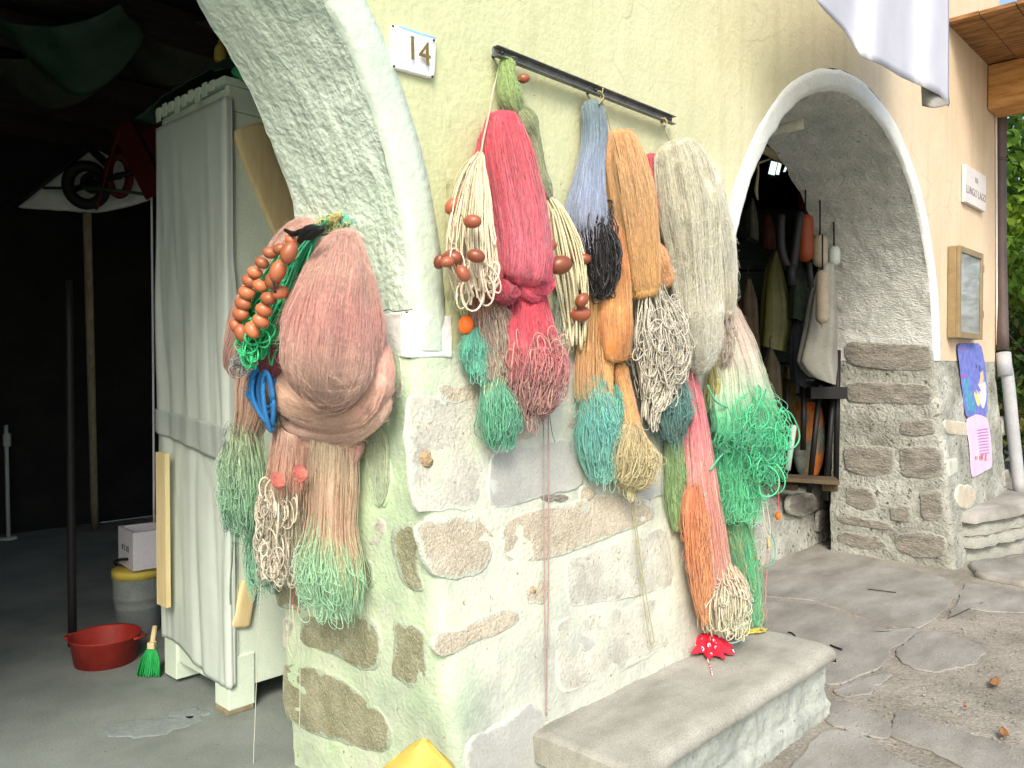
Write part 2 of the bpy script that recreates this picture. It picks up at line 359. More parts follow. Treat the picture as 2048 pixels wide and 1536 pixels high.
def thing(name, label, cat, loc=(0, 0, 0), group=None, kind=None):
    o = bpy.data.objects.new(name, None); COL.objects.link(o)
    o.empty_display_size = .05
    o.location = [float(v) for v in loc]
    tag(o, label, cat, group, kind)
    return o

def tag(o, label=None, cat=None, group=None, kind=None):
    if label: o['label'] = label
    if cat: o['category'] = cat
    if group: o['group'] = group
    if kind: o['kind'] = kind
    return o

def fmesh(name, V, F, mat, parent=None, smooth=True, kind=None, cols=None):
    """V (n,3) world coordinates; F a list of index tuples or an (m,k) array"""
    V = np.asarray(V, dtype=np.float64)
    if parent is not None:
        V = V - wloc(parent)
    me = bpy.data.meshes.new(name)
    if isinstance(F, np.ndarray):
        m_, k_ = F.shape
        me.vertices.add(len(V)); me.vertices.foreach_set('co', V.astype(np.float32).ravel())
        me.loops.add(m_ * k_); me.loops.foreach_set('vertex_index', F.astype(np.int32).ravel())
        me.polygons.add(m_); me.polygons.foreach_set('loop_start', np.arange(0, m_ * k_, k_, dtype=np.int32))
        me.polygons.foreach_set('loop_total', np.full(m_, k_, dtype=np.int32))
        me.update(calc_edges=True)
    else:
        me.from_pydata([tuple(v) for v in V], [], F); me.update()
    if cols is not None:
        ca = me.color_attributes.new('tint', 'FLOAT_COLOR', 'POINT')
        c4 = np.ones((len(V), 4), dtype=np.float32); c4[:, :3] = cols
        ca.data.foreach_set('color', c4.ravel())
    if smooth:
        me.polygons.foreach_set('use_smooth', np.ones(len(me.polygons), dtype=bool))
    if mat: me.materials.append(mat)
    o = bpy.data.objects.new(name, me); COL.objects.link(o)
    if parent is not None: o.parent = parent
    if kind: o['kind'] = kind
    return o

def gridF(n, m, closed=False):
    i = np.arange(n - 1)[:, None]; j = np.arange(m if closed else m - 1)[None, :]
    a = i * m + j; b_ = i * m + (j + 1) % m; c = (i + 1) * m + (j + 1) % m; d = (i + 1) * m + j
    return np.stack([a, b_, c, d], -1).reshape(-1, 4)

def grid(name, G, mat, parent=None, smooth=True, kind=None, flip=False, closed=False, cols=None):
    n, m = G.shape[:2]
    F = gridF(n, m, closed)
    if flip: F = F[:, ::-1]
    return fmesh(name, G.reshape(-1, 3), F, mat, parent, smooth, kind, cols)

def box_vf(p0, p1, bev=0.0):
    bm = bmesh.new(); bmesh.ops.create_cube(bm, size=1)
    p0 = np.array(p0, float); p1 = np.array(p1, float)
    for v in bm.verts:
        v.co = Vector((p0 + p1) / 2 + np.array(v.co) * (p1 - p0))
    if bev:
        bmesh.ops.bevel(bm, geom=bm.edges[:] , offset=bev, segments=2, affect='EDGES', profile=.5)
    bm.verts.index_update()
    V = np.array([v.co[:] for v in bm.verts]); F = [tuple(v.index for v in f.verts) for f in bm.faces]
    bm.free(); return V, F

def box(name, p0, p1, mat, parent=None, bev=0.004, rot=None, kind=None):
    V, F = box_vf(p0, p1, bev)
    if rot:
        c = (np.array(p0) + np.array(p1)) / 2 if len(rot) < 3 else np.array(rot[2])
        from mathutils import Matrix
        R = np.array(Matrix.Rotation(rot[0], 3, rot[1])); V = (V - c) @ R.T + c
    return fmesh(name, V, F, mat, parent, smooth=False, kind=kind)

def beam(name, a, b_, w_, h_, mat, parent=None, up=(0, 0, 1), bev=.003):
    """box from a to b, width w_ across, height h_ along up"""
    a = np.array(a, float); b_ = np.array(b_, float)
    t = b_ - a; ln = np.linalg.norm(t); t /= ln
    s = np.cross(t, up); s /= np.linalg.norm(s); u = np.cross(s, t)
    V, F = box_vf((0, -w_ / 2, -h_ / 2), (ln, w_ / 2, h_ / 2), bev)
    V = a + V[:, :1] * t + V[:, 1:2] * s + V[:, 2:] * u
    return fmesh(name, V, F, mat, parent, smooth=False)

def catmull(pts, n):
    P = np.asarray(pts, float)
    if len(P) == 2:
        return P[0] + (P[1] - P[0]) * np.linspace(0, 1, n)[:, None]
    Q = np.vstack([2 * P[0] - P[1], P, 2 * P[-1] - P[-2]])
    seg = np.linspace(0, len(P) - 1 - 1e-9, n); i = seg.astype(int); t = (seg - i)[:, None]
    a, b_, c, d = Q[i], Q[i + 1], Q[i + 2], Q[i + 3]
    return .5 * (2 * b_ + (c - a) * t + (2 * a - 5 * b_ + 4 * c - d) * t ** 2 + (3 * b_ - a - 3 * c + d) * t ** 3)

def tubes(name, P, rad, mat, parent=None, col=(.5, .5, .5), k=3, kind=None, seed_ref=(.31, .87, .38)):
    """many tubes at once. P (M,N,3); rad scalar, (M,) or (M,N); col rgb, (M,3) or (M,N,3)"""
    P = np.asarray(P, float)
    if P.ndim == 2: P = P[None]
    Mn, N = P.shape[:2]
    T = np.gradient(P, axis=1); T /= np.linalg.norm(T, axis=-1, keepdims=True) + 1e-9
    ref = np.array(seed_ref); ref = ref / np.linalg.norm(ref)
    n1 = np.cross(T, ref); n1 /= np.linalg.norm(n1, axis=-1, keepdims=True) + 1e-9
    n2 = np.cross(T, n1)
    r = np.asarray(rad, float)
    if r.ndim == 0: r = np.full((Mn, N), float(r))
    elif r.ndim == 1: r = np.repeat(r[:, None], N, 1)
    an = np.arange(k) * 2 * math.pi / k
    V = P[:, :, None, :] + r[:, :, None, None] * (np.cos(an)[None, None, :, None] * n1[:, :, None, :] + np.sin(an)[None, None, :, None] * n2[:, :, None, :])
    base = gridF(N, k, True)
    F = (base[None] + (np.arange(Mn) * N * k)[:, None, None]).reshape(-1, 4)
    c = np.asarray(col, float)
    if c.ndim == 1: c = np.broadcast_to(c, (Mn, N, 3))
    elif c.ndim == 2: c = np.repeat(c[:, None, :], N, 1)
    C4 = np.repeat(c[:, :, None, :], k, 2).reshape(-1, 3)
    return fmesh(name, V.reshape(-1, 3), F, mat, parent, True, kind, cols=C4)

def tube(name, pts, r, mat, parent=None, k=10, n=None, caps=True, col=None, kind=None):
    P = np.asarray(pts, float)
    if n: P = catmull(P, n)
    r = np.asarray(r, float)
    if r.ndim == 0: r = np.full(len(P), float(r))
    elif len(r) != len(P): r = np.interp(np.linspace(0, 1, len(P)), np.linspace(0, 1, len(r)), r)
    T = np.gradient(P, axis=0); T /= np.linalg.norm(T, axis=1, keepdims=True)
    ref = np.array([0, 0, 1.0]) if abs(T[0][2]) < .9 else np.array([1.0, 0, 0])
    V = []; n1 = np.cross(T[0], ref); n1 /= np.linalg.norm(n1)
    for i in range(len(P)):
        n1 = n1 - T[i] * np.dot(n1, T[i]); n1 /= np.linalg.norm(n1); n2 = np.cross(T[i], n1)
        for j in range(k):
            a = 2 * math.pi * j / k
            V.append(P[i] + r[i] * (math.cos(a) * n1 + math.sin(a) * n2))
    F = [tuple(int(v) for v in f) for f in gridF(len(P), k, True)]
    if caps:
        F.append(tuple(range(k))[::-1]); F.append(tuple(range((len(P) - 1) * k, len(P) * k)))
    cc = None
    if col is not None: cc = np.tile(np.array(col, float), (len(V), 1))
    return fmesh(name, V, F, mat, parent, True, kind, cols=cc)

def lathe(name, prof, c, mat, parent=None, k=28, axis=(0, 0, 1)):
    ax = np.array(axis, float); ax /= np.linalg.norm(ax)
    ref = np.array([1.0, 0, 0]) if abs(ax[0]) < .9 else np.array([0, 1.0, 0])
    u = np.cross(ax, ref); u /= np.linalg.norm(u); v = np.cross(ax, u)
    c = np.array(c, float); G = np.zeros((len(prof), k, 3))
    for i, (r, h) in enumerate(prof):
        for j in range(k):
            a = 2 * math.pi * j / k
            G[i, j] = c + ax * h + r * (math.cos(a) * u + math.sin(a) * v)
    return grid(name, G, mat, parent, closed=True)

def slab(name, pts, nrm, th, mat, parent=None, sub=26, jit=.006, sink=.014, rnd=.3, label=None, rough=.002):
    """irregular stone: outline pts (3-D, roughly planar), pushed out along nrm by th"""
    P = np.asarray(pts, float); nrm = np.array(nrm, float); nrm /= np.linalg.norm(nrm)
    Q = np.vstack([P, P[:1]]); seg = np.linalg.norm(np.diff(Q, axis=0), axis=1); cum = np.r_[0, np.cumsum(seg)]
    s = np.linspace(0, cum[-1], sub, endpoint=False)
    R = np.stack([np.interp(s, cum, Q[:, i]) for i in range(3)], 1)
    R = (np.roll(R, 1, 0) + 2 * R + np.roll(R, -1, 0)) / 4
    c = R.mean(0)
    for i in range(sub):
        d = (R[i] - c); d /= np.linalg.norm(d) + 1e-9
        R[i] += d * jit * mnoise.noise(Vector(R[i] * 22)) * 2
    ext = np.linalg.norm(R - c, axis=1).min()
    def ins(dist):
        dl = np.linalg.norm(R - c, axis=1, keepdims=True)
        return c + (R - c) * np.maximum(.15, 1 - dist / dl)
    e1 = min(.3 * ext, max(.003, th * .5)); e2 = min(.5 * ext, e1 + .004 + rnd * .06)
    rings = [R - nrm * sink, R + nrm * th * .5, ins(e1) + nrm * th * .9, ins(e2) + nrm * th, c + (R - c) * .35 + nrm * th]
    V = np.vstack(rings)
    for i in range(2 * sub, len(V)):
        V[i] += nrm * rough * mnoise.noise(Vector(V[i] * 30)) * 2
    V = np.vstack([V, c + nrm * th])
    F = []
    for r_ in range(len(rings) - 1):
        for i in range(sub):
            j = (i + 1) % sub
            F.append((r_ * sub + i, r_ * sub + j, (r_ + 1) * sub + j, (r_ + 1) * sub + i))
    L = (len(rings) - 1) * sub
    for i in range(sub):
        F.append((L + i, L + (i + 1) % sub, len(V) - 1))
    # orient outwards
    a, b_, c_ = V[F[-1][0]], V[F[-1][1]], V[F[-1][2]]
    if np.dot(np.cross(b_ - a, c_ - a), nrm) < 0: F = [f[::-1] for f in F]
    rimv = np.concatenate([np.full(sub, 1.0), np.full(sub, 1.0), np.full(sub, .8), np.full(sub, .35), np.full(sub, 0.0), [0.0]])
    o = fmesh(name, V, F, mat, parent, True)
    if mat.get('rim'):
        at = o.data.attributes.new('rim', 'FLOAT', 'POINT'); at.data.foreach_set('value', rimv.astype(np.float32))
    if label: o['label'] = label
    return o

def text(name, s, size, loc, ex, ez, mat, parent=None, ext=.0015, spacing=1.0):
    """lettering in the plane spanned by ex (reading direction) and ez (up)"""
    cu = bpy.data.curves.new(name, 'FONT'); cu.body = s; cu.size = size; cu.extrude = ext; cu.align_x = 'CENTER'; cu.align_y = 'CENTER'
    cu.space_character = spacing; cu.resolution_u = 3
    o = bpy.data.objects.new(name, cu); COL.objects.link(o)
    me = bpy.data.meshes.new_from_object(o.evaluated_get(bpy.context.evaluated_depsgraph_get()))
    bpy.data.objects.remove(o); bpy.data.curves.remove(cu)
    V = np.array([v.co[:] for v in me.vertices]); F = [tuple(p.vertices) for p in me.polygons]
    bpy.data.meshes.remove(me)
    ex = np.array(ex, float); ez = np.array(ez, float); ex /= np.linalg.norm(ex); ez /= np.linalg.norm(ez); n = np.cross(ex, ez)
    W = np.array(loc) + V[:, :1] * ex + V[:, 1:2] * ez + V[:, 2:] * n
    return fmesh(name, W, F, mat, parent, smooth=False)

def nz3(p, f, seed=0.0):
    return mnoise.noise(Vector((p[0] * f + seed, p[1] * f, p[2] * f)))
# ================================================================== THE SETTING
def quad(name, p, mat, kind=None, parent=None, n=2):
    return fmesh(name, p, [(0, 1, 2, 3)], mat, parent, smooth=False, kind=kind)

gx = np.linspace(-12, 30, 2); gy = np.linspace(-30, 0, 2)
ground = quad('ground', [(-200, -200, -.004), (200, -200, -.004), (200, 200, -.004), (-200, 200, -.004)], M['ground'], 'structure')
tag(ground, 'earthy trodden ground with gravel in front of the arches', 'ground')
floor = quad('floor', [(-3.6, -.25, 0), (1.2, -.25, 0), (1.2, 6.2, 0), (-3.6, 6.2, 0)], M['concrete'], 'structure')
tag(floor, 'bluish grey concrete floor running into the dark left arch', 'floor')
floor2 = quad('apron', [(-8, -7, .0), (1.0, -7, .0), (1.0, -.25, .0), (-8, -.25, .0)], M['concrete'], 'structure')
tag(floor2, 'grey concrete apron outside the left arch', 'pavement')
fb = floor
for pl in ([(195, 1455), (260, 1440), (330, 1440), (400, 1425), (415, 1440), (350, 1462), (290, 1478), (215, 1475)],
           [(330, 1425), (400, 1415), (420, 1430), (370, 1442)]):
    P = np.array([on_z(x, y, .0) for x, y in pl])
    slab('paint_patch', P, (0, 0, 1), .0025, M['floor_blue'], floor, jit=.02, sink=.001, rough=0)

# --- outdoor paving: flagstones
pave = quad('pavement', [(1.2, -.25, .001), (1.2, 1.6, .001), (5.6, 1.6, .001), (5.6, -.25, .001)], M['ground'], 'structure')
tag(pave, 'trodden stone paving running through the right arch', 'pavement')
flags = [
    [(1500, 1085), (1620, 1082), (1760, 1120), (1905, 1160), (1918, 1185), (1880, 1235), (1810, 1265), (1640, 1200), (1500, 1190)],
    [(1500, 1200), (1640, 1208), (1800, 1268), (1835, 1250), (1838, 1262), (1780, 1300), (1768, 1330), (1680, 1370), (1655, 1372), (1560, 1300)],
    [(1845, 1262), (1930, 1275), (1975, 1300), (1950, 1330), (1860, 1345), (1800, 1325), (1790, 1300)],
    [(1660, 1380), (1750, 1350), (1790, 1345), (1740, 1385), (1690, 1395)],
    [(1650, 1400), (1690, 1402), (1740, 1425), (1790, 1450), (1770, 1478), (1700, 1462), (1650, 1445)],
    [(1795, 1420), (1900, 1455), (2048, 1500), (2130, 1530), (2130, 1620), (1990, 1560), (1860, 1500), (1775, 1470)],
    [(1650, 1452), (1735, 1468), (1765, 1500), (1860, 1545), (1990, 1590), (1980, 1720), (1500, 1720), (1420, 1640), (1560, 1560)],
    [(1935, 1130), (2010, 1120), (2048, 1125), (2120, 1150), (2100, 1180), (2030, 1170), (1955, 1155)],
    [(1930, 1165), (2000, 1175), (2090, 1190), (2080, 1225), (1990, 1225), (1905, 1210), (1895, 1240), (1925, 1180)],
]
for i, pl in enumerate(flags):
    P = np.array([on_z(x, y, .004) for x, y in pl])
    P = P + (P - P.mean(0)) * .0
    slab('flagstone', P, (0, 0, 1), .03 if i == 7 else .002, M['flag'], pave, sub=48, jit=.014, sink=.006, rnd=.05, rough=.001)

# ================================================================== THE BUILDING
bld = thing('arcade_building', 'yellow plastered arcade wall with two round arches on stone pillars', 'building')

def disp(p, amp=.012, f1=9.0, f2=26.0):
    return amp * (nz3(p, f1) * .7 + nz3(p, f2, 9.1) * .5 + nz3(p, 60, 3.3) * .22)

# upper plaster sheet with the two arches cut out
BW = .115
def zlow(x):
    z = ZS
    for xc, r in ((XC1, RA + BW), (XC2, RA2 + BW)):
        if abs(x - xc) < r: z = max(z, ZS + math.sqrt(r * r - (x - xc) ** 2))
    return z
xs = []
def cosr(a, b_, n):
    return list((a + b_) / 2 - (b_ - a) / 2 * np.cos(np.linspace(0, math.pi, n)))
xs += [-6.0, -4.5, -3.7]
xs += cosr(XC1 - RA - BW, XC1 + RA + BW, 70)
xs += list(np.linspace(XC1 + RA + BW, XC2 - RA2 - BW, 60)[1:-1])
xs += cosr(XC2 - RA2 - BW, XC2 + RA2 + BW, 110)
xs += list(np.linspace(XC2 + RA2 + BW, XE - .02, 55)[1:])
ZT = 4.7
NZr = 90
G = np.zeros((len(xs), NZr, 3))
for i, x in enumerate(xs):
    zl = zlow(x)
    for j in range(NZr):
        z = zl + (ZT - zl) * (j / (NZr - 1)) ** 1.25
        d = .003 * nz3((x, 0, z), 3.0) + .0018 * nz3((x, 0, z), 17)
        G[i, j] = (x, d, z)
grid('plaster_wall', G, M['yellow'], bld)
# side of the far end, roof cap and inner skin
def sheet(name, pts, mat, parent=bld):
    return fmesh(name, pts, [(0, 1, 2, 3)], mat, parent, smooth=False)
eg = np.zeros((40, 6, 3))
for i, z in enumerate(np.linspace(ZS - .02, ZT, 40)):
    for j, y in enumerate(np.linspace(.0, T2, 6)):
        eg[i, j] = (XE + .004 * nz3((XE, y, z), 8) - (.02 if j == 0 else 0), y, z)
grid('end_wall', eg, M['yellow'], bld)
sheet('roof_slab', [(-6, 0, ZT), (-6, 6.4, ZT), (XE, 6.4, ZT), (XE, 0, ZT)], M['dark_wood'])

def arch(xc, r, T, mat, band, a0=0.0, a1=math.pi, nth=150, nd=56, amp=.013):
    th = np.linspace(a0, a1, nth)
    ys = np.linspace(0, T, nd)
    B = np.zeros((nth, 9, 3)); Rv = np.zeros((nth, nd, 3))
    for i, a in enumerate(th):
        c_, s_ = math.cos(a), math.sin(a)
        def pt(rr, y, k_=1.0, seed=0):
            p = (xc + rr * c_, y, ZS + rr * s_)
            return p
        e = disp(pt(r, 0), amp)
        wb = BW + .012 * nz3(pt(r, 0), 2.5) + .006 * nz3(pt(r, 0), 11)
        rad = [(r + wb, .006), (r + wb, .004), (r + wb * .97, -.0045), (r + wb * .7, -.007), (r + wb * .4, -.007), (r + .030 + e, -.0065),
               (r + .014 + e, -.004), (r + .004 + e, .003), (r + e, .022)]
        for j, (rr, y) in enumerate(rad):
            q = pt(rr, y); B[i, j] = (q[0], q[1] + (.0015 * nz3(q, 14) if j > 1 else 0), q[2])
        for j, y in enumerate(ys):
            yy = .022 + (T - .022) * (y / T)
            f = 1.0
            e2 = disp((xc + r * c_, yy if j else 0, ZS + r * s_), amp)
            q = pt(r + e2, yy + (.02 * nz3((c_ * 2, s_ * 2, 5), 6) if j == nd - 1 else 0)); Rv[i, j] = q
    grid('arch_band', B, band, bld)
    grid('arch_reveal', Rv, mat, bld)
arch(XC1, RA, TA, M['mint'], M['mint_band'], 0, math.pi, 150, 70, amp=.011)
arch(XC2, RA2, T2, M['grey_reveal'], M['white_band'], 0, math.pi, 170, 50, amp=.010)

# stone pillars (battered), swept in plan
def pillar(x0, x1, T, mat, bl, br, wedge=1.0, nzz=70, left_T=None):
    zs_ = np.linspace(-.1, ZS + .0, nzz)
    # plan path: back-left -> front-left -> front-right -> back-right
    r = .05
    def path(X0, X1, Y0, Y1):
        pts = [(X0, y) for y in np.linspace(Y1, Y0 + r, 34)]
        for a in np.linspace(0, math.pi / 2, 6)[1:-1]:
            pts.append((X0 + r - r * math.cos(a), Y0 + r - r * math.sin(a)))
        pts += [(x, Y0) for x in np.linspace(X0 + r, X1 - r, 70)]
        for a in np.linspace(0, math.pi / 2, 6)[1:-1]:
            pts.append((X1 - r + r * math.sin(a), Y0 + r - r * math.cos(a)))
        pts += [(X1, y) for y in np.linspace(Y0 + r, Y1, 20)]
        return np.array(pts)
    rows = []
    for z in zs_:
        k_ = min(max((ZS - z) / ZS, 0), 1.1)
        P = path(x0 - bl * k_, x1 + br * k_, -.15 * k_, T)
        row = []
        c = np.array([(x0 + x1) / 2, T / 2])
        for q in P:
            n = q - c; n = n / np.array([(x1 - x0) / 2, T / 2 + .07]); n = n ** 9 if False else np.sign(n) * np.abs(n) ** 6; n /= np.linalg.norm(n) + 1e-9
            d = wedge * (.008 * nz3((q[0], q[1], z), 5) + .004 * nz3((q[0], q[1], z), 18) + .0015 * nz3((q[0], q[1], z), 60))
            row.append((q[0] + n[0] * d, q[1] + n[1] * d, z))
        rows.append(row)
    G = np.array(rows)
    o = grid('stone_base', G, mat, bld)
    return o
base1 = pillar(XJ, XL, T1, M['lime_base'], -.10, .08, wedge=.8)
base2 = pillar(XR, XE, T2, M['lime_base_r'], .0, .0, wedge=1.6)
# plaster band that closes base top under the reveal: reveal jamb above springing meets base, cap it
for (x0, x1, T) in ((XJ, XL, T1), (XR, XE, T2)):
    sheet('base_cap', [(x0 + .01, .01, ZS - .002), (x1 - .01, .01, ZS - .002), (x1 - .01, T, ZS - .002), (x0 + .01, T, ZS - .002)], M['white_band'])
# left pillar of the left arch, out of frame
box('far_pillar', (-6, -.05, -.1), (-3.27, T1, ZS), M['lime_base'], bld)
# whitewashed impost block at the pillar corner
ip = [(742, 622), (800, 622), (860, 622), (897, 622), (897, 690), (845, 690), (790, 690), (745, 668)]
ig = np.zeros((60, 22, 3))
zt_, zb_ = on_y(860, 626, 0)[2], 1.475
path = [(XJ - .001, y) for y in np.linspace(.16, .02, 24)] + [(XJ - .001 + .03 - .03 * math.cos(a), .022 - .028 * math.sin(a)) for a in np.linspace(0, math.pi / 2, 8)] + [(x, -.006) for x in np.linspace(XJ + .035, .0, 28)]
for i, (x, y) in enumerate(path):
    for j, v in enumerate(np.linspace(0, 1, 22)):
        e_ = 1 if 0 < j < 21 else 0
        z = zt_ + (zb_ - zt_) * v + .006 * nz3((x, y, v), 7) - (.03 * max(0, (12 - i) / 12) ** 2 if j > 10 else 0) * -1
        d = (.004 * nz3((x, y, z), 9)) if e_ else -.02
        ig[i, j] = (x - (d if i < 28 else 0), y - (d if i >= 28 else 0), z)
grid('impost', ig, M['white_band'], bld)
# block of rough plaster joining the arch ring to the deeper pillar below
sheet('base_cap', [(-1.0 + .87, TA - .02, ZS + .16), (0, TA - .02, ZS + .16), (0, T1, ZS + .16), (-.13, T1, ZS + .16)], M['mint'])

# individual stones showing through the lime
def stF(pl, mat, th=.0025, **k):
    slab('stone', [hitF(x, y) for x, y in pl], (0, -1, .1), th, mat, base1, **k)
def stJ(pl, mat, th=.003, **k):
    slab('stone', [hitJ(x, y) for x, y in pl], (-1, 0, .08), th, mat, base1, **k)
def stR(pl, mat, th=.012, **k):
    slab('stone', [on_x(x, y, XR) for x, y in pl], (-1, 0, 0), th, mat, base2, **k)
def stR2(pl, mat, th=.01, **k):
    slab('stone', [hitF(x, y) for x, y in pl], (0, -1, .1), th, mat, base2, **k)
g_, o_, s_, y_ = M['granite'], M['granite_olive'], M['schist'], M['granite_grey']
stF([(870, 772), (948, 768), (952, 798), (905, 806), (880, 800)], g_)
stF([(1003, 872), (1050, 850), (1082, 852), (1062, 880), (1015, 890)], g_)
stF([(985, 888), (1060, 890), (1140, 872), (1170, 930), (1168, 975), (1120, 985), (1050, 1005), (978, 1020), (970, 960)], y_, .004, rnd=.1)
stF([(1225, 985), (1240, 955), (1330, 940), (1345, 985), (1290, 1000)], y_, .004, rnd=.1)
stF([(830, 1050), (880, 1033), (970, 1030), (988, 1060), (985, 1120), (955, 1150), (900, 1162), (862, 1150), (838, 1100)], g_, .003)
stF([(995, 1045), (1060, 1020), (1130, 1008), (1200, 985), (1300, 1000), (1318, 1035), (1230, 1070), (1130, 1110), (1050, 1125), (1000, 1130)], g_, .003, sub=34)
stF([(905, 1312), (862, 1310), (862, 1268), (925, 1262), (960, 1228), (1025, 1214), (1045, 1238), (1000, 1268), (935, 1288)], g_, .0035)
stF([(925, 1480), (990, 1450), (1060, 1402), (1092, 1425), (1085, 1480), (1090, 1560), (930, 1560)], y_, .004)
stF([(1140, 1262), (1172, 1268), (1190, 1290), (1170, 1302), (1150, 1285)], y_, .003)
stF([(1072, 992), (1110, 985), (1140, 995), (1120, 1004), (1090, 1003)], s_, .004)
stF([(1158, 975), (1180, 965), (1192, 985), (1180, 1002), (1160, 1000)], g_, .004)
stF([(1045, 1170), (1075, 1150), (1100, 1170), (1092, 1205), (1055, 1210)], M['pine'] if False else g_, .002)
stF([(1180, 775), (1200, 772), (1210, 800), (1185, 802)], g_)
stJ([(787, 1052), (828, 1042), (842, 1080), (838, 1140), (852, 1185), (815, 1182), (795, 1150), (780, 1090)], o_)
stJ([(604, 1232), (680, 1228), (754, 1232), (764, 1290), (765, 1340), (735, 1345), (660, 1305), (598, 1290)], o_, .0035)
stJ([(786, 1240), (820, 1245), (852, 1262), (857, 1310), (852, 1380), (810, 1372), (784, 1352), (790, 1300)], o_, .0035)
stJ([(568, 1325), (620, 1330), (700, 1365), (765, 1420), (795, 1475), (770, 1510), (700, 1490), (620, 1465), (566, 1430)], o_, .0035, sub=34)
stJ([(728, 1112), (745, 1128), (748, 1170), (730, 1185), (718, 1150)], o_)
stJ([(548, 1168), (595, 1172), (612, 1200), (600, 1222), (556, 1215)], o_)
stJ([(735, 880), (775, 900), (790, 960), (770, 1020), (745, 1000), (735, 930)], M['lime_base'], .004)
for pl in ([(1690, 682), (1778, 686), (1868, 690), (1869, 738), (1790, 742), (1700, 730), (1686, 712)],
           [(1695, 763), (1780, 765), (1858, 768), (1872, 788), (1862, 810), (1770, 806), (1694, 806)],
           [(1802, 842), (1840, 836), (1870, 838), (1872, 866), (1830, 874), (1800, 868)],
           [(1686, 893), (1740, 890), (1792, 896), (1790, 950), (1745, 955), (1690, 942)],
           [(1798, 895), (1850, 891), (1885, 895), (1888, 952), (1850, 958), (1802, 952)],
           [(1780, 1012), (1824, 1010), (1822, 1044), (1780, 1040)],
           [(1672, 1030), (1720, 1032), (1790, 1050), (1785, 1062), (1720, 1052), (1676, 1044)],
           [(1695, 970), (1745, 975), (1760, 1015), (1720, 1020), (1690, 1005)],
           [(1840, 982), (1885, 980), (1890, 1030), (1870, 1045), (1842, 1035)],
           [(1680, 1062), (1760, 1070), (1780, 1095), (1730, 1100), (1672, 1082)],
           [(1790, 1068), (1860, 1060), (1895, 1075), (1895, 1110), (1840, 1118), (1790, 1100)]):
    stR(pl, s_)
stR2([(1884, 838), (1930, 845), (1950, 856), (1935, 872), (1890, 868)], g_)
stR2([(1915, 968), (1940, 970), (1952, 990), (1940, 1018), (1915, 1015), (1908, 990)], g_, .012)
stR2([(2004, 830), (2014, 835), (2018, 870), (2004, 870)], s_)
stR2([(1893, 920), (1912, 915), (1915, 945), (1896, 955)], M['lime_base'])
stR2([(2006, 940), (2016, 940), (2020, 975), (2008, 975)], s_)

b_p = M['block_pale']
for pl in ([(818, 790), (968, 786), (972, 1018), (830, 1024), (815, 900)], 
           [(975, 808), (1075, 812), (1170, 800), (1172, 862), (1090, 848), (985, 868)], 
           [(1130, 1120), (1230, 1085), (1330, 1050), (1350, 1170), (1240, 1200), (1135, 1215)], 
           [(1110, 1240), (1240, 1215), (1360, 1180), (1375, 1270), (1250, 1340), (1112, 1395)], ):
    stF(pl, b_p, .0010, sub=44, rough=.0006)
for pl in ([(690, 1020), (775, 1040), (770, 1095), (690, 1085)], [(565, 1235), (590, 1240), (585, 1300), (566, 1300)], [(775, 700), (800, 705), (803, 800), (775, 800)],
           ):
    stJ(pl, b_p, .0012)
# broken spots in the plaster where old fixings rusted out
for (x, y, r, f_) in ((860, 915, 9, hitF), (1062, 1185, 6, hitF)):
    if not r: continue
    c = f_(x, y, .002); n = (0, -1, 0) if f_ is hitF else (-1, 0, 0)
    pts = [f_(x + r * math.cos(a) * (1 + .5 * random.random()), y + r * .7 * math.sin(a) * (1 + .5 * random.random()), .002) for a in np.linspace(0, 2 * math.pi, 9)[:-1]]
    slab('plaster_chip', pts, n, .0025, M['rust'], base1, sub=24, jit=.03)

# inner skin, room
def sheetS(name, pts, mat): return sheet(name, pts, mat)
room = thing('net_store_room', 'dark room seen through the two arches', 'room', (0, 3.5, 0))
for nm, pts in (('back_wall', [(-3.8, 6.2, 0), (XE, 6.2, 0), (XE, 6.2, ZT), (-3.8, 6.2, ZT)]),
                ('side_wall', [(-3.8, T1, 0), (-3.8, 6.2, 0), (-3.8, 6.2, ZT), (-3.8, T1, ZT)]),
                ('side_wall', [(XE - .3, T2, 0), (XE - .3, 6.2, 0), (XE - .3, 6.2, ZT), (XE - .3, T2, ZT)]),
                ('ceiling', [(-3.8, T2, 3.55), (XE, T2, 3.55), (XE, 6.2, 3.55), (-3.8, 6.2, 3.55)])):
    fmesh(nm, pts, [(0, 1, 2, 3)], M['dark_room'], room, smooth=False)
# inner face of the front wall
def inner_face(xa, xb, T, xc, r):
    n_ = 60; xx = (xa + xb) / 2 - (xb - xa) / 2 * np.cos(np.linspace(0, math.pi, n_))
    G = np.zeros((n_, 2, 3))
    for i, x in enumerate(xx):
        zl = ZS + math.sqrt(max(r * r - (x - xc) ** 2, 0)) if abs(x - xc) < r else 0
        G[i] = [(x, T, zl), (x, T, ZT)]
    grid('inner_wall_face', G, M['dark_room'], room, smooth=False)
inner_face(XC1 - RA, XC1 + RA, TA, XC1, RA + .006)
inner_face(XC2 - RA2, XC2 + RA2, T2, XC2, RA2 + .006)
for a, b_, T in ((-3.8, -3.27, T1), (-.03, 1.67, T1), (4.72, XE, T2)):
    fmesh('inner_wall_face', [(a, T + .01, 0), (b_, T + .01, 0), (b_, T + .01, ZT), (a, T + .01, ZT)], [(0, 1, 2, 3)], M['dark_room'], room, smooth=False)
for k_ in range(7):
    y = 1.5 + k_ * .72
    beam('ceiling_beam', (-3.7, y, 3.45), (XE - .35, y, 3.45), .14, .18, M['dark_wood'], room)
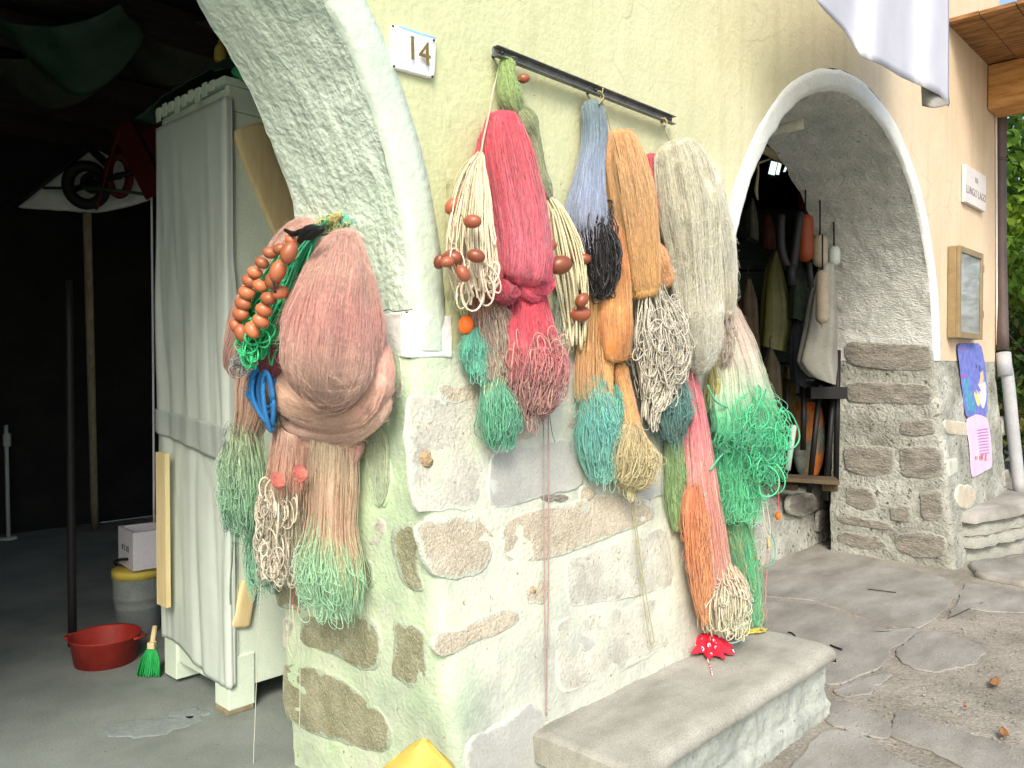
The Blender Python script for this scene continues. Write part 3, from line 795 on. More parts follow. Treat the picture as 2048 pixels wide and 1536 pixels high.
# thin partition between the two bays (keeps the bays dark, seen as the dark end of the left bay)
# small back window glimmering
win = at_t(1557, 338, 7.6)
fr = box('window_frame', win + [-.17, -.03, -.13], win + [.12, .03, .13], M['black_iron'], room)
em = bpy.data.materials.new('daylit_pane'); em.use_nodes = True
eb = em.node_tree.nodes['Principled BSDF']; eb.inputs['Emission Color'].default_value = (.8, 1, .9, 1); eb.inputs['Emission Strength'].default_value = .75
for (x0, y0, x1, y1, sk) in ((1537, 347, 1549, 350, 6), (1552, 348, 1558, 349, 6), (1567, 343, 1571, 343, 5)):
    hgt = 25 if sk == 6 else 12
    t_ = 7.45
    pp = [at_t(x0, y0, t_), at_t(x1, y1, t_), at_t(x1 + sk, y1 - hgt, t_), at_t(x0 + sk, y0 - hgt, t_)]
    pp += [p + FW * .01 for p in pp]
    fmesh('window_pane', pp, [(0, 1, 2, 3), (7, 6, 5, 4), (0, 4, 5, 1), (1, 5, 6, 2), (2, 6, 7, 3), (3, 7, 4, 0)], em, fr, smooth=False)

# low stone wall behind the right arch
lw = thing('low_stone_wall', 'low rough stone wall crossing behind the right arch', 'wall', (3.7, 1.1, 0))
G = []
for i, x in enumerate(np.linspace(2.0, 5.25, 60)):
    row = []
    for (y, z) in [(.98, -.02), (.97, .1), (.97, .2), (.975, .3), (.99, .40), (1.02, .44), (1.1, .455), (1.2, .455), (1.3, .45)]:
        q = (x, y - .06 * (z < .3) * (1 - z / .3), z)
        d = .02 * nz3(q, 6) + .008 * nz3(q, 20)
        row.append((x, q[1] - d, z + (d * .6 if z > .35 else 0)))
    G.append(row)
grid('wall_body', np.array(G), M['lime_base_r'], lw)
for k_, pl in enumerate(([(1575, 990), (1625, 985), (1640, 1015), (1600, 1035), (1570, 1025)], [(1635, 1020), (1668, 1020), (1668, 1060), (1630, 1065)])):
    slab('stone', [on_y(x, y, .93) for x, y in pl], (0, -1, 0), .02, M['schist'], lw)

# eave at the far right
eave = thing('timber_eave', 'brown plank eave on an orange bracket beam at the far end', 'eave', (6.0, -.3, 3.9))
for k_ in range(6):
    y0 = -1.35 + k_ * .228
    box('plank', (4.9, y0, 3.97 + .004 * (k_ % 2)), (10.5, y0 + .222, 4.0 + .004 * (k_ % 2)), M['eave_wood'], eave, bev=.003)
box('bracket_beam', (6.02, -1.4, 3.6), (6.36, -.005, 3.965), M['orange_wood'], eave, bev=.008)
box('fascia', (4.9, -1.40, 3.9), (10.5, -1.355, 4.1), M['eave_wood'], eave, bev=.003)

# white rolled canvas hanging in front of the wall top
cv = thing('hanging_canvas', 'white canvas awning hanging in folds above the right arch', 'awning', on_y(1760, 0, -.45))
low = [(1618, -30), (1640, 8), (1652, 22), (1690, 62), (1722, 112), (1765, 130), (1805, 155), (1850, 175), (1880, 190), (1898, 213)]
nx, nzv = 90, 26
top_y = -260
G = np.zeros((nx, nzv, 3))
lx = np.array([l[0] for l in low]); ly = np.array([l[1] for l in low])
for i in range(nx):
    px = 1618 + (1898 - 1618) * i / (nx - 1)
    yb = np.interp(px, lx, ly)
    for j in range(nzv):
        v = j / (nzv - 1); py = top_y + (yb - top_y) * v
        xx = px / 280 * 6.28
        fold = .030 * math.sin(xx * 2.1 + 1.2 * math.sin(v * 2 + px * .01)) * (.35 + .65 * v) + .005 * math.sin(xx * 5.3 + v * 1.5) + .012 * nz3((xx, v * 1.5, 3), 1.3)
        G[i, j] = on_y(px, py, -.45 - fold)
o = grid('canvas_sheet', G, M['curtain'], cv)
sm = o.modifiers.new('thick', 'SOLIDIFY'); sm.thickness = .004
# turned-under grey end of the same cloth
G = np.zeros((22, 12, 3))
for i in range(22):
    u = i / 21
    for j in range(12):
        v = j / 11
        px = 1841 + 56 * u; yt = 150 + 34 * u; yb_ = 212 - 4 * u + 5 * math.sin(u * 3.1)
        G[i, j] = on_y(px + 3 * v, yt + (yb_ - yt) * v, -.405 - .045 * math.sin(u * 2.6) * (.4 + .6 * v) - .05 * u)
o = grid('turned_end', G, M['curtain_grey'], cv); s_ = o.modifiers.new('thick', 'SOLIDIFY'); s_.thickness = .004

# ------------------------------------------------------------------ things on the wall
# house number
hn = thing('house_number_tile', 'white house number tile reading 14 beside the left arch', 'sign', on_y(828, 100, -.01))
cs = [on_y(784, 48, -.012), on_y(872, 76, -.012), on_y(868, 158, -.012), on_y(786, 136, -.012)]
slab('tile', cs, (0, -1, 0), .004, M['tile_white'], hn, sub=40, jit=.001, rnd=.03, rough=0)
ctr = np.mean(cs, 0)
ex = cs[1] - cs[0]; ez = cs[0] - cs[3]
wd, hg = np.linalg.norm(ex), np.linalg.norm(ez)
text('digit', '1', hg * .78, ctr + np.array([0, -.0165 + .0, 0]) - ex * .12, ex, ez, M['ink_gold'], hn)
text('digit', '4', hg * .78, ctr + np.array([0, -.0165, 0]) + ex * .16 - ez * .04, ex, ez, M['ink_gold'], hn)
exn = ex / wd; ezn = ez / hg
c0 = cs[0] + exn * wd * .03 - ezn * hg * .035 + np.array([0, -.0145, 0])
slab('blue_edge', [c0, c0 + exn * wd * .93 , c0 + exn * wd * .93 - ezn * .006, c0 + exn * wd * .5 - ezn * .0085, c0 - ezn * .006], (0, -1, 0), .0006, M['blue_pen'], hn, jit=.002, sink=.0005, rough=0)
for (x, y) in ((787, 52), (869, 80), (866, 153), (789, 132)):
    c = on_y(x, y, -.022)
    lathe('nail', [(0, 0), (.004, 0), (.0035, .002), (0, .003)], c + np.array([0, .003, 0]), M['hook'], hn, k=8, axis=(0, -1, 0))

# steel rail
ra, rb = on_y(985, 103, -.03), on_y(1343, 243, -.03)
rail = thing('steel_rail', 'dark steel rail fixed high on the yellow wall', 'rail', (ra + rb) / 2)
d = rb - ra
for (o1, o2, hh, ww) in ((0, 0, .006, .027), (-.0145, 0, .022, .003), (.0145, 0, .022, .003)):
    z_ = np.array([0, -.012, o1])
    beam('rail_web' if hh == .006 else 'rail_flange', ra + z_ - np.array([0, -.012 if hh == .006 else 0, 0]), rb + z_ - np.array([0, -.012 if hh == .006 else 0, 0]), hh, ww, M['steel'], rail, bev=.001)
for f in (.03, .5, .97):
    p = ra + d * f
    tube('rail_bolt', [p + [0, .03, 0], p + [0, -.018, 0]], .006, M['hook'], rail, k=8)

# street plaque
P0 = [on_y(1931, 328, -.03), on_y(1971, 346, -.03), on_y(1970, 419, -.03), on_y(1932, 404, -.03)]
pq = thing('street_plaque', 'small pale marble street plaque near the end of the wall', 'sign', np.mean(P0, 0))
x0, x1 = P0[0][0], P0[1][0]; z1_, z0_ = P0[0][2] , P0[3][2]
box('plaque_slab', (x0, -.035, z0_), (x1, -.004, z1_), M['marble'], pq, bev=.003)
pc = np.array([(x0 + x1) / 2, -.0355, (z0_ + z1_) / 2])
text('letters', 'VIA', .06, pc + [0, 0, .06], (1, 0, 0), (0, 0, 1), M['ink_grey'], pq)['kind'] = 'stuff'
text('letters', 'LUNGO LAGO', (x1 - x0) / 6.6, pc - [0, 0, .045], (1, 0, 0), (0, 0, 1), M['ink_grey'], pq)['kind'] = 'stuff'

# display case
q0, q1 = on_y(1912, 490, -.08), on_y(1966, 680, -.08)
x0, x1, zb, zt = on_y(1919, 600, -.085)[0], on_y(1966, 600, -.085)[0], on_y(1940, 677, -.085)[2], on_y(1925, 492, -.085)[2]
dc = thing('display_case', 'narrow tan metal glazed display case on the end of the wall', 'display case', ((x0 + x1) / 2, -.06, (zb + zt) / 2))
w_ = .045
box('case_body', (x0, -.06, zb), (x1, -.003, zt), M['bronze_frame'], dc, bev=.004)
for nm, a, b_ in (('door_frame', (x0, -.086, zb), (x0 + w_, -.061, zt)), ('door_frame', (x1 - w_, -.086, zb), (x1, -.061, zt)),
                  ('door_frame', (x0 + w_ + .001, -.086, zb), (x1 - w_ - .001, -.061, zb + w_)), ('door_frame', (x0 + w_ + .001, -.086, zt - w_), (x1 - w_ - .001, -.061, zt))):
    box(nm, a, b_, M['bronze_frame'], dc, bev=.003)
box('notice_paper', (x0 + w_ + .002, -.068, zb + w_ + .002), (x1 - w_ - .002, -.064, zt - w_ - .002), M['case_paper'], dc, bev=0)
box('glass_pane', (x0 + w_ + .001, -.078, zb + w_ + .001), (x1 - w_ - .001, -.075, zt - w_ - .001), M['glass'], dc, bev=0)
for f in (.25, .78):
    z = zb + (zt - zb) * f
    box('hinge', (x1 + .001, -.088, z), (x1 + .022, -.066, z + .06), M['bronze_frame'], dc, bev=.002)

# festive poster
def pp(x, y, off=.012): return hitF(x, y, off)
po = thing('festive_poster', 'torn festive poster with blue upper and pink lower half', 'poster', pp(1955, 800))
tp = [(1914, 686), (1962, 687), (1972, 740), (1974, 800), (1974, 836), (1955, 828), (1932, 838), (1924, 770)]
slab('blue_half', [pp(*q) for q in tp], (0, -1, .1), .002, M['poster_blue'], po, sub=40, jit=.004, sink=.002, rough=.001, rnd=.04)
pk = [(1932, 838), (1955, 826), (1976, 838), (1982, 880), (1985, 935), (1943, 957), (1940, 900)]
slab('pink_half', [pp(*q) for q in pk], (0, -1, .1), .002, M['poster_pink'], po, sub=40, jit=.003, sink=.002, rough=.001, rnd=.04)
def blob(pl, mat, nm='printed_shape', off=.016):
    slab(nm, [pp(x, y, off) for x, y in pl], (0, -1, .1), .0012, M[mat], po, sub=20, jit=.002, sink=.0005, rough=0)
blob([(1918, 712), (1924, 696), (1932, 698), (1930, 712)], 'print_red'); blob([(1917, 715), (1931, 711), (1932, 717), (1918, 720)], 'spot_white')
blob([(1920, 722), (1932, 718), (1937, 735), (1928, 748), (1922, 738)], 'print_tan'); blob([(1922, 742), (1932, 738), (1936, 750), (1926, 756)], 'print_red')
blob([(1926, 760), (1938, 756), (1948, 800), (1952, 822), (1938, 828), (1931, 800)], 'poster_teal')
blob([(1948, 712), (1955, 706), (1960, 718), (1954, 730), (1948, 725)], 'print_tan'); blob([(1940, 730), (1944, 712), (1947, 740)], 'print_lilac')
blob([(1955, 735), (1964, 730), (1968, 760), (1960, 772), (1953, 760)], 'print_tan'); blob([(1950, 770), (1972, 762), (1973, 800), (1966, 822), (1958, 800)], 'print_lilac')
blob([(1946, 745), (1950, 744), (1954, 775), (1961, 810), (1956, 815), (1948, 790)], 'print_gold')
for k_ in range(9):
    y = 858 + k_ * 6
    blob([(1953 + k_ * .6, y + 1.5), (1978 + .3 * k_, y - 2), (1978 + .3 * k_, y), (1953 + k_ * .6, y + 3.5)], 'print_mauve', 'text_line')
text('print_letters', '01 105 .JL', .085, pp(1962, 918, .016) - [0, 0, 0], (1, -.02, 0), (0, -.1, 1), M['print_rust'], po, ext=.001)['kind'] = 'stuff'
text('print_letters', 'b.k.', .12, pp(1957, 742, .018), (1, -.02, 0), (0, -.1, 1), M['print_dark'], po, ext=.001)['kind'] = 'stuff'

# wall edge cable
tube_pts = [on_y(1989, 218, .0) + [0, -.012, 0], on_y(1990, 450, .0) + [0, -.012, 0], on_y(1990, 690, .0) + [0, -.014, 0]]
cb = tube('wall_cable', tube_pts, .008, M['marble'], None, k=8, n=20)
tag(cb, 'thin pale cable running down the end corner of the wall', 'cable')

# downpipe
p0 = on_y(2002, 205, -.02); p1 = on_y(2003, 690, -.08)
dp = thing('downpipe', 'brown downpipe with a grey plastic lower length at the wall end', 'downpipe', (p1[0], p1[1], 0))
A_ = np.array([6.62, -.02, 3.98]); 
def pipept(px, py, y): return on_y(px, py, y)
U = [pipept(2002, 200, -.02), pipept(2001, 450, -.02), pipept(2006, 700, -.06)]
tube('upper_pipe', U, .047, M['pipe_brown'], dp, k=18, n=16)
Lw = [pipept(2008, 712, -.06), pipept(2016, 760, -.10), pipept(2026, 860, -.13), pipept(2040, 990, -.18)]
tube('lower_pipe', Lw, .05, M['pipe_grey'], dp, k=18, n=16)
tube('socket', [pipept(2007, 706, -.06), pipept(2011, 752, -.085)], .058, M['pipe_grey'], dp, k=18)
for py in (320, 600):
    q = pipept(2002, py, -.02)
    lathe('pipe_clamp', [(.046, -.012), (.053, -.012), (.053, .012), (.046, .012)], q, M['pipe_brown'], dp, k=18)

# ------------------------------------------------------------------ granite step in front of the pillar
st = thing('granite_step', 'worn granite slab step at the foot of the stone pillar', 'step', (.97, -.33, 0))
def nosing():
    rows = []
    prof = [(.06, .20), (.06, .28), (.04, .292), (-.12, .295), (-.2, .299), (-.3, .301), (-.4, .301), (-.46, .298), (-.485, .290), (-.498, .276), (-.500, .255), (-.496, .235), (-.480, .222), (-.465, .212), (-.452, .205)]
    for i, x in enumerate(np.linspace(.235, 1.70, 110)):
        row = []
        for (y, z) in prof:
            q = (x, y, z)
            d = .0055 * nz3(q, 7) + .0022 * nz3(q, 28)
            row.append((x, y - (d if z < .298 else 0) - .004 * nz3(q, 3), z + (d if z > .25 else 0)))
        rows.append(row)
    G = np.array(rows)
    # round the two ends
    for k_, e_ in ((0, -1), (1, -1), (-1, 1), (-2, 1)):
        f = .010 if k_ in (0, -1) else .003
        G[k_, :, 2] -= f * (G[k_, :, 2] > .25)
    return G
G = nosing()
grid('slab_top', G, M['step'], st, flip=False)
for idx in (0, -1):
    r_ = G[idx]; bot = r_.copy(); bot[:, 2] = np.where(bot[:, 1] < -.455, np.minimum(r_[:, 2], .226), .203)
    grid('slab_end', np.stack([r_, bot]), M['step'], st, smooth=False)
G = np.zeros((90, 14, 3))
for i, x in enumerate(np.linspace(.25, 1.692, 90)):
    for j, z in enumerate(np.linspace(.21, -.02, 14)):
        q = (x, -.455, z)
        G[i, j] = (x, -.452 - .012 * nz3(q, 8) - .012 * nz3(q, 22) - .02 * (z < .06), z)
grid('riser_stone', G, M['riser'], st)
G2 = np.zeros((12, 14, 3))
for i, y in enumerate(np.linspace(-.45, .1, 12)):
    for j, z in enumerate(np.linspace(.21, -.02, 14)):
        G2[i, j] = (1.69 + .012 * nz3((1.67, y, z), 9), y, z)
grid('riser_stone', G2, M['riser'], st)
G3 = G2.copy(); G3[:, :, 0] -= 1.44; grid('riser_stone', G3, M['riser'], st)

# steps at the far right, behind the pipe
fs = thing('stone_stair', 'low stone stair of stacked flat stones at the right edge', 'stair', on_z(2010, 1140))
def slab_poly(pl, z, th, mat, jit=.012, sub=34, nm='stair_stone'):
    P = np.array([on_z(x, y, z) for x, y in pl])
    slab(nm, P, (0, 0, 1), th, M[mat], fs, sub=sub, jit=jit, sink=.0, rnd=.06, rough=.003)
C0 = on_z(1942, 1033, .36)
for k_, (z, th, dx, mt) in enumerate(((0.0, .12, .02, 'schist'), (.125, .075, -.01, 'schist'), (.205, .10, .015, 'schist'), (.31, .07, -.02, 'flag'))):
    x0, y0 = C0[0] + dx, C0[1] - .02 + dx
    pts = [(x0, y0, z), (x0 + .5, y0 - .12, z), (x0 + 1.3, y0 - .3, z), (x0 + 1.9, y0 + .4, z), (x0 + 1.2, y0 + 1.3, z), (x0 + .35, y0 + .8, z), (x0 + .02, y0 + .4, z)]
    slab('stair_stone', pts, (0, 0, 1), th, M[mt], fs, sub=60, jit=.03, sink=0, rnd=.0, rough=.004)

# ------------------------------------------------------------------ tree and shrub behind the wall end
def leaf_crown(name, centre, rad, n, size, cols, parent, seed=1):
    r_ = np.random.default_rng(seed)
    cl = r_.normal(size=(60, 3)); cl /= np.linalg.norm(cl, axis=1, keepdims=True); cl *= (r_.random((60, 1)) ** .4)
    cl = np.array(centre) + cl * np.array(rad)
    idx = r_.integers(0, 60, n); P = cl[idx] + r_.normal(size=(n, 3)) * np.array(rad) * .13
    d1 = r_.normal(size=(n, 3)); d1[:, 2] -= .6; d1 /= np.linalg.norm(d1, axis=1, keepdims=True)
    d2 = np.cross(d1, r_.normal(size=(n, 3))); d2 /= np.linalg.norm(d2, axis=1, keepdims=True)
    s_ = size * (.6 + .8 * r_.random((n, 1)))
    V = np.stack([P, P + d1 * s_ * .5 + d2 * s_ * .22, P + d1 * s_, P + d1 * s_ * .5 - d2 * s_ * .22], 1).reshape(-1, 3)
    F = np.arange(n * 4).reshape(n, 4)
    c = np.array(cols)[r_.integers(0, len(cols), 60)][idx] * (.75 + .5 * r_.random((n, 1)))
    fmesh(name, V, F, M['leaf'], parent, smooth=False, cols=np.repeat(c, 4, 0), kind=None)
M['leaf'] = fibre_mat('leaf_tissue', rough=.5, sheen=0, nscale=30, var=.2, tr=.35)
for (lab, c, r, n, cols, sd_, sz) in (
        ('leafy yellow green tree beyond the end of the wall', (13.0, .6, 4.0), (2.4, 1.7, 2.2), 16000, [(.22, .34, .03), (.12, .24, .03), (.30, .38, .06), (.06, .13, .02)], 3, .17),
        ('dark green bush below the tree beyond the wall', (12.0, .4, 1.4), (1.8, 1.4, 1.3), 9000, [(.05, .12, .02), (.12, .12, .03), (.03, .07, .015), (.20, .15, .04)], 5, .14)):
    t_ = thing('leafy_tree' if 'tree b' in lab and sd_ == 3 else 'bush', lab, 'tree' if sd_ == 3 else 'bush', (c[0], c[1], 0))
    leaf_crown('crown', c, r, n, sz, cols, t_, sd_)
    tube('trunk', [(c[0], c[1], -.05), (c[0] + .1, c[1] + .05, c[2] * .5), (c[0] - .1, c[1], c[2] + .4)], [.16 if sd_ == 3 else .07, .1, .03], M['bark'], t_, k=10, n=10)
    for k_ in range(5):
        a = k_ * 1.3
        tube('limb', [(c[0], c[1], c[2] * .55), (c[0] + math.cos(a) * r[0] * .3, c[1] + math.sin(a) * r[1] * .3, c[2]), (c[0] + math.cos(a) * r[0] * .7, c[1] + math.sin(a) * r[1] * .7, c[2] + r[2] * .4)], [.05, .03, .012], M['bark'], t_, k=7, n=8)
# a dense hedge further back so no horizon shows between the leaves
hedge = thing('hedge', 'dark hedge standing furthest back behind the tree', 'hedge', (17, 1, 0))
leaf_crown('foliage', (17, 1.2, 2.6), (1.2, 4.5, 3.2), 14000, .28, [(.04, .09, .02), (.07, .13, .03), (.02, .05, .01)], hedge, 9)
tube('trunk', [(17, 1, -.05), (17, 1.1, 2.5)], [.15, .05], M['bark'], hedge, k=8)
# ================================================================== LEFT BAY: cabinet and stored gear
XA, YA, YB, XB = -.024, 1.337, 1.96, .62
ZT_ = at_t(455, 165, depth((XA, YA, 1.4)))[2]
cab = thing('tall_cabinet', 'tall narrow white cabinet half covered by a grey white sheet in the left arch', 'cabinet', ((XA + XB) / 2, (YA + YB) / 2, 0))
ZB_ = .10
box('side_panel', (XA, YA + .02, ZB_), (XA + .02, YB, ZT_ - .03), M['cab_white'], cab)
for k_, (a, b_) in enumerate(((XA, XA + .30), (XA + .303, XB))):
    box('front_board', (a + .001, YA, ZB_ + .003 * k_), (b_, YA + .019, ZT_ - .12), M['cab_white'], cab)
box('front_rail', (XA, YA - .012, ZT_ - .118), (XB, YA + .019, ZT_ - .02), M['cab_white'], cab)
box('back_panel', (XA + .02, YB - .02, ZB_), (XB, YB, ZT_ - .03), M['cab_white'], cab)
box('top_board', (XA - .02, YA - .02, ZT_ - .018), (XB, YB + .02, ZT_ + .012), M['cab_white'], cab)
for (x, y) in ((XA, YA - .004), (XA, YB - .13), (XB - .12, YA)):
    box('leg', (x - .012, y - .004, 0.02), (x + .105, y + .12, ZB_ + .14), M['cab_white'], cab)
box('leg_block', (XA - .02, YA - .01, 0), (XA + .10, YA + .10, .02), M['grey_wood'], cab)
box('corner_post', (XA - .006, YA - .006, ZB_ + .14), (XA + .035, YA + .03, ZT_ - .12), M['cab_white'], cab)
# two diagonal planks nailed on the front
def on_front(x, y, off=0.0): return on_y(x, y, YA - .004 - off)
def plank(pl, nm='diagonal_plank'):
    slab(nm, [on_front(x, y, .002) for x, y in pl], (0, -1, 0), .018, M['pine'], cab, sub=44, jit=.0015, sink=.002, rnd=.02, rough=.0004)
plank([(459, 262), (528, 242), (640, 520), (578, 545)])
plank([(484, 1158), (515, 1166), (497, 1255), (456, 1256)])
box('edge_strip', on_x(322, 1205, XA - .055) + [0, -.006, 0], on_x(331, 908, XA - .075) + [0, .006, 0], M['pine'], cab, bev=.001)
# grey white sheet hung over the left side and the front corner
def sheet_cloth(name, y0, y1, z0f, z1f, off, mat, nx=70, nz_=60):
    G = np.zeros((nx, nz_, 3))
    for i in range(nx):
        u = i / (nx - 1)
        for j in range(nz_):
            v = j / (nz_ - 1)
            z = z0f(u) + (z1f(u) - z0f(u)) * v
            f = (  .004 * math.sin(u * 13 + 1.1 * math.sin(z * 1.5)) + .022 * nz3((u * 5, z * .9 + u * 3.0, .5), 1) + .012 * nz3((u * 11, z * 1.6 + u * 7, 2.5), 1)) * min(1, .15 + (ZT_ - z) * .7)
            if u < .82:
                y = y1 + (y0 - y1) * u / .82; x = XA - off - abs(f) - .004
            else:
                w_ = (u - .82) / .18
                y = y0 - .012 - off * .3; x = XA - off * (1 - w_) + (.012 + .10 * max(0, min(1, (1.9 - z)) ) * max(0, min(1, (z - .75) * 1.6))) * w_
                y -= abs(f) * .4 
            G[i, j] = (x, y, z)
    o = grid(name, G, mat, cab)
    s_ = o.modifiers.new('thick', 'SOLIDIFY'); s_.thickness = .002
    return o
zh = at_t(380, 835, 3.6)[2]
sheet_cloth('lower_sheet', YA - .005, YB + .01, lambda u: zh + .03, lambda u: .19 - .08 * u + .02 * math.sin(u * 7), .010, M['tarp'])
sheet_cloth('upper_sheet', YA - .008, YB + .012, lambda u: ZT_ - .075, lambda u: zh - .02 - .10 * max(0, (u - .3)) , .018, M['tarp'])
sheet_cloth('sheet_hem', YA - .011, YB + .014, lambda u: zh + .03 - .06 * u, lambda u: zh - .075 - .12 * u, .026, M['tarp_dark'], nz_=12)
# teeth of torn paint along the top edge
for k_ in range(9):
    y = YA + .06 + k_ * .065
    box('torn_edge', (XA - .026, y, ZT_ - .03 - .01 * (k_ % 3)), (XA - .021, y + .04, ZT_ + .012 + .006 * (k_ % 2)), M['cab_white'], cab, bev=0)

# green cover and yellow bottle on top of the cabinet
gc = thing('green_cover', 'dark green tarpaulin heap lying on top of the tall cabinet', 'tarpaulin', (XA + .25, YA + .3, ZT_ + .02))
G = np.zeros((30, 20, 3))
for i in range(30):
    u = i / 29
    for j in range(20):
        v = j / 19
        y = YB + .25 - (YB + .25 - YA - .03) * u; x = XA - .02 + .5 * v
        h = .20 * math.sin(min(1, u * 1.1) * math.pi * .62) * (.25 + .75 * math.sin(min(1, v * 1.8) * math.pi / 2)) * (1 if u < .95 else .6)
        G[i, j] = (x, y, ZT_ + .016 + h + .012 * nz3((x, y, 1), 14))
o = grid('cover_sheet', G, M['dark_green'], gc); s_ = o.modifiers.new('thick', 'SOLIDIFY'); s_.thickness = .004
slab('bright_fold', [at_t(x, y, 3.35) for x, y in ((462, 146), (480, 118), (496, 132), (520, 172), (488, 164))], (-.7, -.7, .1), .012, M['green_bright'], gc, jit=.004)
yb = at_t(441, 104, 3.6)
yo = lathe('yellow_can', [(0, -.045), (.024, -.045), (.028, -.03), (.026, .01), (.016, .03), (.010, .034), (.010, .05), (0, .052)], yb, M['yellow_plastic'], None, k=16)
tag(yo, 'small yellow plastic can on the green cover above the cabinet', 'can')

# ---- canvas panel with rings, hanging in the dark
DT = 6.0
def D(x, y, dt=0.0): return at_t(x, y, DT + dt)
pn = thing('hanging_handcart', 'upturned handcart with white panel, red frame and dark tyred wheel hanging in the dark bay', 'handcart', D(175, 300))
slab('panel_board', [D(175, 290), D(255, 330), D(312, 395), D(250, 415), D(190, 426), D(110, 420), D(25, 415), D(90, 355)], -FW, .02, M['poly_white'] if False else flat('dim_white_canvas', (.78, .82, .74)), pn, sub=44, jit=.003)
beam('edge_bar', D(0, 425, -.1), D(180, 285, -.1), .07, .05, M['black_iron'], pn, up=-FW)
beam('edge_bar', D(172, 288, -.08), D(215, 330, -.08), .05, .05, M['black_iron'], pn, up=-FW)
def ring(name, cx, cy, rw, rh, tr, mat, dt, parent):
    a = np.linspace(0, 2 * math.pi, 37)[:-1]
    C = D(cx, cy, dt); P = np.array([C + RT * rw * math.cos(t) + UP * rh * math.sin(t) + FW * .04 * math.cos(t) for t in a])
    k = 10; V = []
    for i, t in enumerate(a):
        n = RT * math.cos(t) + UP * math.sin(t)
        for j in range(k):
            b_ = 2 * math.pi * j / k
            V.append(P[i] + tr * (math.cos(b_) * n + math.sin(b_) * FW))
    F = []
    n_ = len(a)
    for i in range(n_):
        for j in range(k):
            F.append((i * k + j, i * k + (j + 1) % k, ((i + 1) % n_) * k + (j + 1) % k, ((i + 1) % n_) * k + j))
    return fmesh(name, V, F, mat, parent)
pm = 6.0 / 1630
t1 = pn
ring('tyre', 173, 370, 31 * pm, 37 * pm, 11 * pm, M['black'], -.18, t1)
ring('inner_ring', 186, 366, 14 * pm, 16 * pm, 5 * pm, M['black'], -.2, t1)
lathe('hub', [(0, -.03), (.05, -.03), (.055, 0), (.05, .03), (0, .03)], D(178, 368, -.18), M['black_iron'], t1, axis=FW)
t2 = pn
ring('rim', 238, 350, 15 * pm, 38 * pm, 8 * pm, M['dark_red'], -.22, t2)
lathe('hub', [(0, -.02), (.02, -.02), (.025, 0), (.02, .02), (0, .02)], D(238, 352, -.22), M['black_iron'], t2, axis=FW)
tube('axle', [D(150, 378, -.3), D(235, 352, -.3), D(312, 336, -.3)], .022, M['black_iron'], t1, k=8)
t3 = pn
beam('frame_board', D(243, 252, -.32), D(312, 390, -.32), .15, .03, M['dark_red'], t3, up=-FW)
beam('frame_board', D(298, 258, -.30), D(320, 300, -.30), .12, .03, M['dark_red'], t3, up=-FW)
beam('frame_bar', D(238, 258, -.34), D(192, 420, -.34), .016, .016, M['dark_red'], t3, up=-FW)
tube('cord', [D(88, 376, -.1), D(200, 378, -.36), D(318, 392, -.3)], .011, M['dark_green'], t3, n=10)
for (a, b_, r_, m_, lab) in (((174, 428), (190, 1058), .03, 'grey_wood', 'weathered wooden pole standing under the white hanging panel'),):
    A0 = on_z(190, 1060, 0); tA = depth(A0)
    o = tube('wooden_pole', [at_t(174, 425, 6.0), at_t(181, 700, 6.4), A0], r_, M[m_], None, k=12, n=14); tag(o, lab, 'pole')
B0 = on_z(145, 1292, 0); tB = depth(B0)
o = tube('black_pole', [at_t(138, 560, tB - .05), B0 + [0, 0, .0]], [.018, .022], M['black'], None, k=12, n=8); tag(o, 'thin black pole standing in the red basin', 'pole')
o = tube('thin_cable', [at_t(303, 395, 4.6), at_t(306, 700, 4.6), at_t(308, 1045, 4.6)], .006, M['poly_white'], None, n=14); tag(o, 'thin pale hanging cable just left of the cabinet', 'cable')
C0_ = on_z(17, 1078, 0)
sn = thing('grey_stand', 'thin grey stand at the far left edge of the dark bay', 'stand', C0_)
tube('post', [at_t(12, 850, depth(C0_)), C0_ + [0, 0, .02]], .016, M['tarp_dark'], sn)
lathe('foot', [(0, .02), (.06, .02), (.07, 0), (0, 0)], C0_, M['tarp_dark'], sn)
lathe('clamp', [(.016, -.06), (.03, -.05), (.03, .05), (.016, .06)], at_t(14, 880, depth(C0_)), M['tarp_dark'], sn)
# ragged dark nets sagging under the ceiling
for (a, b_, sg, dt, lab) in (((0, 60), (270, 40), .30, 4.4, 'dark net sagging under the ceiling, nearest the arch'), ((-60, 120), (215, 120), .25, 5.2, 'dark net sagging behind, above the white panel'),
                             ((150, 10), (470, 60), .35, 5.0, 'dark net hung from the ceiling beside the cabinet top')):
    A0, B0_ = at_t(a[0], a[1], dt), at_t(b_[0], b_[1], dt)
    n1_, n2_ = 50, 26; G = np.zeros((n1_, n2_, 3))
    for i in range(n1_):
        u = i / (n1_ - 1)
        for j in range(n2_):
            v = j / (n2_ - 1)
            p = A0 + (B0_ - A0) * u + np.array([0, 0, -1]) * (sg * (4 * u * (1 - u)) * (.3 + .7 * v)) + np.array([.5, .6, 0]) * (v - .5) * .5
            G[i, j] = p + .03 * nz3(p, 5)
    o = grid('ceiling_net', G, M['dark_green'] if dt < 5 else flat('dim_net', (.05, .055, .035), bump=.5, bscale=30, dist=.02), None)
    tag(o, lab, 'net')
    o2 = o.modifiers.new('thick', 'SOLIDIFY'); o2.thickness = .01

